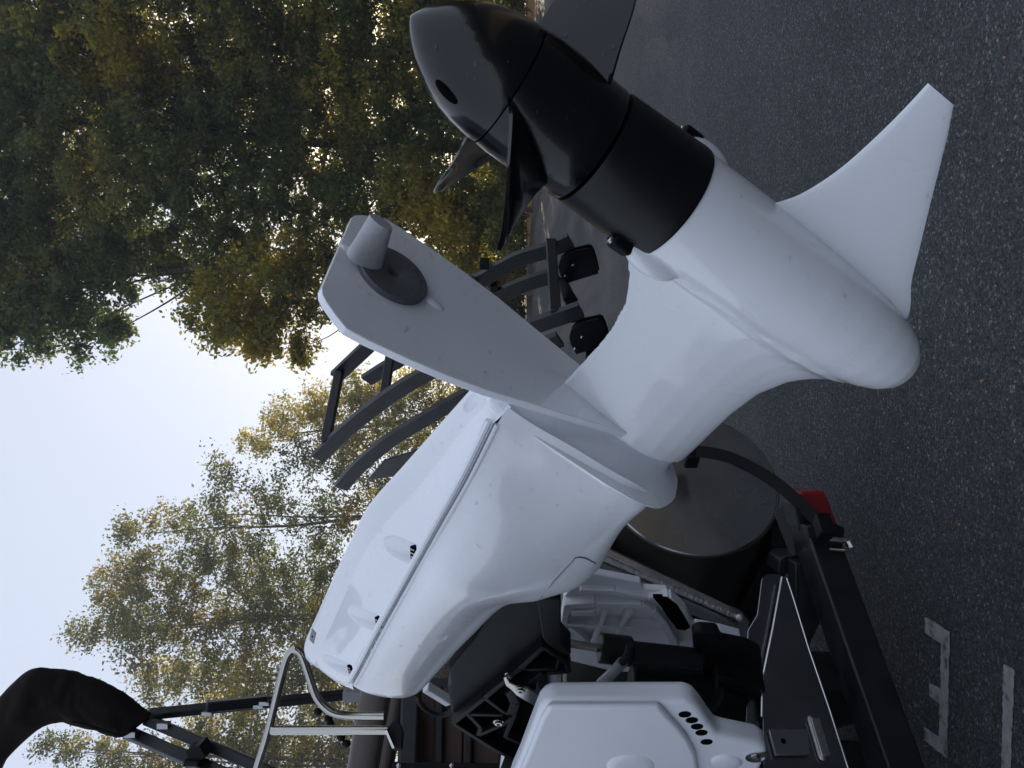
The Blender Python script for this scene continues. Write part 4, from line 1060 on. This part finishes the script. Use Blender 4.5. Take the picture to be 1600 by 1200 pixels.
def rung(x, y, w=.022, h=.02, d0=0.0, d1=None):
    p = nl(x, y, d0); q = p + BT * ((SPN if d1 is None else d1) - d0)
    return obj('rung', Bag().bar(p, q, w, ZZ, h), M['black_rail'], lad, bevel=.005)
rung(509, 690, .024, .022); rung(600, 625, .022); rung(868, 490, .024, .022); rung(700, 575, .022); rung(735, 548, .02)
obj('brace', Bag().prism([nl(x, y, SPN * .5) for x, y in [(872, 432), (884, 440), (904, 470), (880, 472)]], BT * .01), M['black_rail'], lad, bevel=.002)
obj('gusset', Bag().prism([nl(x, y, .05) for x, y in [(575, 750), (600, 720), (640, 708), (680, 690), (690, 720), (640, 742)]], BT * .012), M['black_rail'], lad, bevel=.003)
obj('stop_block', Bag().box(nl(757, 412, SPN), BT * .025, BS * .018, ZZ * .022), M['black_cast'], lad, bevel=.003)
obj('stop_block', Bag().box(nl(772, 447, SPN), BT * .025, BS * .02, ZZ * .018), M['black_cast'], lad, bevel=.003)
def hinge(c, bolts, d):
    pts = []
    x0, y0 = c
    ol = [(x0 - 12, y0 + 26), (x0 - 20, y0 + 12), (x0 - 23, y0), (x0 - 20, y0 - 11), (x0 - 11, y0 - 20), (x0 + 1, y0 - 25), (x0 + 12, y0 - 27), (x0 + 23, y0 - 30), (x0 + 29, y0 - 27), (x0 + 33, y0 - 18), (x0 + 37, y0 - 4), (x0 + 40, y0 + 10)]
    b_ = obj('hinge_plate', Bag().prism([nl(x, y, d - .022) for x, y in ol], -BT * .008), M['black_cast'], lad, bevel=.002)
    obj('hinge_plate', Bag().prism([nl(x + 2, y - 4, d + .03) for x, y in ol], BT * .008), M['black_cast'], lad, bevel=.002)
    for x, y in bolts:
        obj('bolt', Bag().lathe(nl(x, y, d - .030), -BT, [(0, .0085), (.003, .008), (.005, .005), (.0052, .002)], 14), M['steel'], b_)
hinge((895, 416), [(896, 414), (884, 431)], SPN)
hinge((912, 526), [(910, 526), (899, 544)], 0)
# the cross tube between the hinges and the foot under the near one
obj('cross_tube', Bag().bar(nl(880, 446, SPN), nl(902, 500, .02), .03, ZZ, .014), M['black_rail'], lad, bevel=.004)
obj('mount', Bag().bar(nl(922, 548, 0), nl(922, 548, 0) - BS * .5, .02, ZZ, .02), M['black_cast'], lad, bevel=.004)

# ------------------------------------------------------------------ trailer and strap
beam0, beam1 = at(1283, 868, 2.08), at(1399, 1200, 1.72)
bd = beam1 - beam0; bd[2] = 0; bd /= np.linalg.norm(bd)
bperp = np.cross(ZZ, bd)
trl = thing('boat_trailer', 'black steel boat trailer with crossbeam, tyre and red tail light', 'trailer', np.array([beam0[0], beam0[1], 0.0]))
def tpart(name, bag, m, parent=trl, **k): return obj(name, bag, M[m], parent, **k)
zb = beam0[2]
bm0 = beam0 - bd * .03; bm1 = beam0 + bd * 2.6
beam1z = beam1[2]
slope = (beam1[2] - beam0[2]) / np.linalg.norm((beam1 - beam0)[:2])
bm1 = bm1 + ZZ * slope * 2.6
tpart('crossbeam', Bag().bar(bm0, bm1, .052, bperp, .042), 'trailer', bevel=.006, seg=3)
blk = tpart('corner_block', Bag().prism([at(x, y, 2.06) for x, y in [(1258, 822), (1300, 816), (1322, 826), (1318, 850), (1322, 880), (1268, 884)]], FW * .12), 'trailer', bevel=.006)
tpart('light_mount', Bag().prism([at(x, y, 2.10) for x, y in [(1240, 790), (1262, 800), (1310, 822), (1290, 836), (1250, 830)]], FW * .10), 'trailer', bevel=.004)
tpart('tail_light', Bag().prism([at(x, y, 2.17) for x, y in [(1249, 768), (1288, 767), (1296, 785), (1309, 822), (1290, 830), (1262, 800)]], FW * .07), 'red_lens', bevel=.006, seg=3)
tpart('bunk_post', Bag().bar(at(1222, 795, 2.28), at(1250, 870, 2.22), .035, BT, .02), 'trailer', bevel=.004)
tpart('bunk_post', Bag().bar(at(1258, 795, 2.20), at(1258, 862, 2.16), .012, BT, .02).bar(at(1236, 792, 2.2), at(1258, 868, 2.17), .004, BT, .01), 'trailer', bevel=.002)
tpart('bunk_bracket', Bag().prism([at(x, y, 2.2) for x, y in [(1218, 874), (1228, 868), (1290, 866), (1290, 900), (1216, 896)]], FW * .1), 'trailer', bevel=.004)
tpart('bunk', Bag().bar(at(1225, 830, 2.45), at(1225, 830, 2.45) - BS * 3.0, .05, BT, .05), 'trailer', bevel=.006)
tpart('guide_post', Bag().prism([at(x, y, 2.12) for x, y in [(1243, 880), (1270, 880), (1284, 960), (1283, 970), (1258, 1022), (1252, 1010), (1243, 940)]], FW * .06), 'trailer', bevel=.003)
tpart('pin', Bag().tube([at(1296, 842, 2.03), at(1326, 845, 2.02)], .007, 10).tube([at(1326, 843, 2.02), at(1331, 852, 2.02)], .013, 10).tube(spline([at(1296, 858, 2.03), at(1322, 860, 2.02), at(1334, 853, 2.02)], 5), .005, 8), 'steel', blk)
tpart('ratchet', Bag().box(at(1287, 822, 2.02), BT * .03, ZZ * .02, BS * .02), 'black_cast', blk, bevel=.004)
tc = np.array([-1.42, 2.72, .3])
ty = tpart('tyre', Bag().lathe(np.array([tc[0], tc[1], .24]) - BT * .09, BT, [(0, .15), (.004, .19), (.02, .225), (.05, .236), (.09, .238), (.13, .236), (.16, .225), (.176, .19), (.18, .15)], 56), 'black_rubber')
tpart('rim', Bag().lathe(np.array([tc[0], tc[1], .24]) - BT * .085, BT, [(0, .15), (.012, .13), (.03, .12), (.035, .04), (.02, .035)], 36), 'alu_bright', ty)
tpart('main_rail', Bag().bar(np.array([tc[0], tc[1], .50]) + BS * .1 + BT * .18, np.array([tc[0], tc[1], .50]) - BS * 4 + BT * .18, .05, BT, .04), 'trailer', bevel=.006)
for (q) in ((np.array([bm0[0], bm0[1], 0]) - BS * 1.1),):
    tpart('tyre', Bag().lathe(np.array([q[0], q[1], .24]) - BT * .09, BT, [(0, .15), (.004, .19), (.02, .225), (.05, .236), (.13, .236), (.16, .225), (.176, .19), (.18, .15)], 40), 'black_rubber')
# webbing strap
spx = [(1088, 705, 2.38), (1112, 708, 2.35), (1140, 715, 2.32), (1175, 731, 2.28), (1212, 754, 2.22), (1245, 782, 2.13), (1270, 806, 2.07), (1290, 824, 2.03)]
S_ = spline([at(*q) for q in spx], 6)
rows = []
for i in range(len(S_)):
    t = S_[min(i + 1, len(S_) - 1)] - S_[max(i - 1, 0)]; t /= np.linalg.norm(t)
    u = np.cross(t, FW); u /= np.linalg.norm(u); nn = np.cross(u, t)
    w = .018
    rows.append([S_[i] + u * w + nn * .0015, S_[i] - u * w + nn * .0015, S_[i] - u * w - nn * .0015, S_[i] + u * w - nn * .0015])
sb = Bag().grid(rows, True); sb.f += [(0, 1, 2, 3), tuple(range(len(sb.v) - 1, len(sb.v) - 5, -1))]
strap = tag(obj('tie_down_strap', sb, M['webbing'], angle=40), 'black webbing strap curving across the round tube end down to the trailer', 'strap')

# ------------------------------------------------------------------ haze volume, added to lighten the dark far trees
hz = bpy.data.materials.new('added_haze'); hz.use_nodes = True
t = hz.node_tree
for n in list(t.nodes): t.nodes.remove(n)
out = t.nodes.new('ShaderNodeOutputMaterial'); pv = t.nodes.new('ShaderNodeVolumePrincipled')
pv.inputs['Color'].default_value = (.90, .93, .97, 1); pv.inputs['Density'].default_value = .0010; pv.inputs['Anisotropy'].default_value = .25
t.links.new(pv.outputs[0], out.inputs['Volume'])
hb = Bag().box((0, 30, 17), (90, 0, 0), (0, 95, 0), (0, 0, 18.5))
o = obj('haze', hb, hz, smooth=False); o['kind'] = 'stuff'
